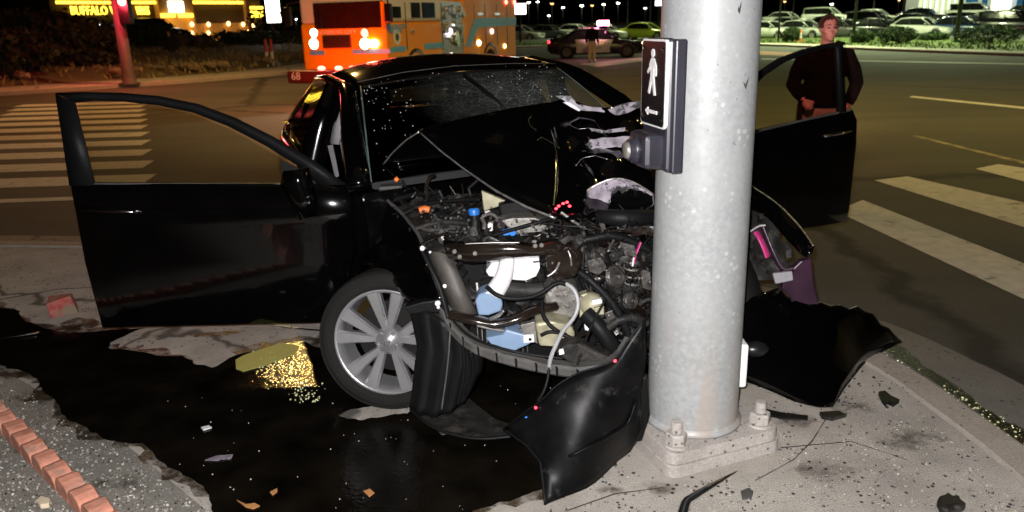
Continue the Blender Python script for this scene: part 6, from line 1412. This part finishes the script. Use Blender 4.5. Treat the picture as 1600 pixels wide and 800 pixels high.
for i, (px, py, w, h, m) in enumerate([(812, 14, 20, 17, 'logo'), (1030, 5, 14, 8, 'screen')]):
    p = at(px, py, 70); e = empty('lit_sign', (p.x, 70, 0), 0, ['white lit sign board beyond the rear of the fire engine', 'bluish lit sign board beyond the police car'][i], 'sign')
    k = 70/1200*.957
    MB().box((0, 0, p.z), (w*k, .3, h*k)).build('cabinet', M['grey_plastic'], e, bevel=.02); MB().box((0, -.17, p.z), (w*k*.94, .04, h*k*.9)).build('face', M[m], e); MB().cyl((0, 0, -.2), (0, 0, p.z-h*k/2), .1, n=8).build('post', M['black'], e)
# showroom
SF = Frame(at(1417, 36, 92), R(-24)); SF = Frame((SF.o.x, 92, 1.2), R(-24)); show = empty('showroom', SF.o, SF.rz, 'brightly lit glass car showroom with white walls and blue panel behind the lot', 'building')
M['swall'] = mat('white cladding', (.75, .78, .7), .5, var=.05); M['sglow'] = mat('lit showroom', (.9, .9, .7), .5, em=(1, .97, .7), es=2.2, var=.5, vs=.35); M['sblue'] = mat('blue cladding', (.02, .16, .42), .4)
def so(px, py, y=0): return SF.on(px, py, 1, y)
def sbx(name, px0, px1, py0, py1, d0, d1, m, par=show):
    a, b = so(px0, 20, d0), so(px1, 20, d0); return MB().bb(a.x, b.x, d0, d1, py0, py1).build(name, m, par)
xe = so(1700, 20).x
MB().bb(0, xe, 4, 16, -.5, 9).build('back_block', M['swall'], show)
sbx('lit_interior', 1436, 1500, 0, 6, 3.4, 3.9, M['sglow']); sbx('lit_interior', 1542, 1600, 0, 6, 3.4, 3.9, M['sglow'])
sbx('column', 1414, 1434, -.5, 8, -.3, 3.5, M['swall']); sbx('column', 1498, 1507, -.5, 8, -.3, 1, M['swall']); sbx('blue_panel', 1507, 1541, -.5, 8, .1, 3.5, M['sblue']); sbx('column', 1526, 1532, -.5, 8, -.2, .1, M['swall']); sbx('blue_panel', 1586, 1680, -.5, 8, .2, 3.5, M['sblue'])
sbx('column', 1541, 1547, -.5, 8, -.2, 3, M['swall'])
sbx('fascia', 1410, 1510, 7.4, 9.4, -.8, 4, M['swall'])
for px in range(1440, 1500, 9): sbx('mullion', px, px+.9, 0, 7.4, -.05, .1, M['swall'])
for z in (2.4, 4.6): MB().bb(so(1434, 20).x, so(1500, 20).x, -.04, .08, z, z+.12).build('transom', M['swall'], show)
gx0, gx1 = so(1434, 20).x, so(1500, 20).x
for k in range(7):
    MB().bb(lerp(gx0, gx1, k/7)+.06, lerp(gx0, gx1, (k+1)/7)-.06, .0, .03, 0, 7.4).build('pane', M['glass'], show)
for px in range(1550, 1586, 9): sbx('mullion', px, px+.9, 0, 7.4, -.05, .1, M['swall'])
for k in range(3):
    q = SF.m @ V(lerp(0, xe, .12+.3*k), -5, 7); lamp('showroom_flood', 'POINT', q, (.9, 1, .7), 900, .3)
# street lamp of the right-hand corner, its arm reaching over the junction
e = empty('street_lamp', (15.5, 13.5, -.05), 0, 'galvanised street lamp with long arm at the right hand corner', 'street lamp')
MB().lathe([(.16, 0), (.1, 9), (0, 9)], 16).build('post', M['zinc'], e, smooth=True)
MB().tube([(0, 0, 8.7), (-2, .4, 9.3), (-5, 1, 9.5)], [.07, .06, .05], 8).build('arm', M['zinc'], e, smooth=True)
hd = MB().box((-5.3, 1.05, 9.5), (.9, .4, .18), R(-12)).build('luminaire', M['grey_plastic'], e, bevel=.05)
MB().ell((-5.3, 1.05, 9.38), (.26, .15, .08), 12, 6).build('lamp_lens', mat('green white lamp', (.9, 1, .5), .3, em=(.95, 1, .4), es=60), hd, smooth=True)
lamp('street_light', 'SPOT', (10.2, 14.55, 9.2), (1, .74, .2), 2600, .2, target=(9.5, 15.5, 0), angle=R(140), blend=.8)
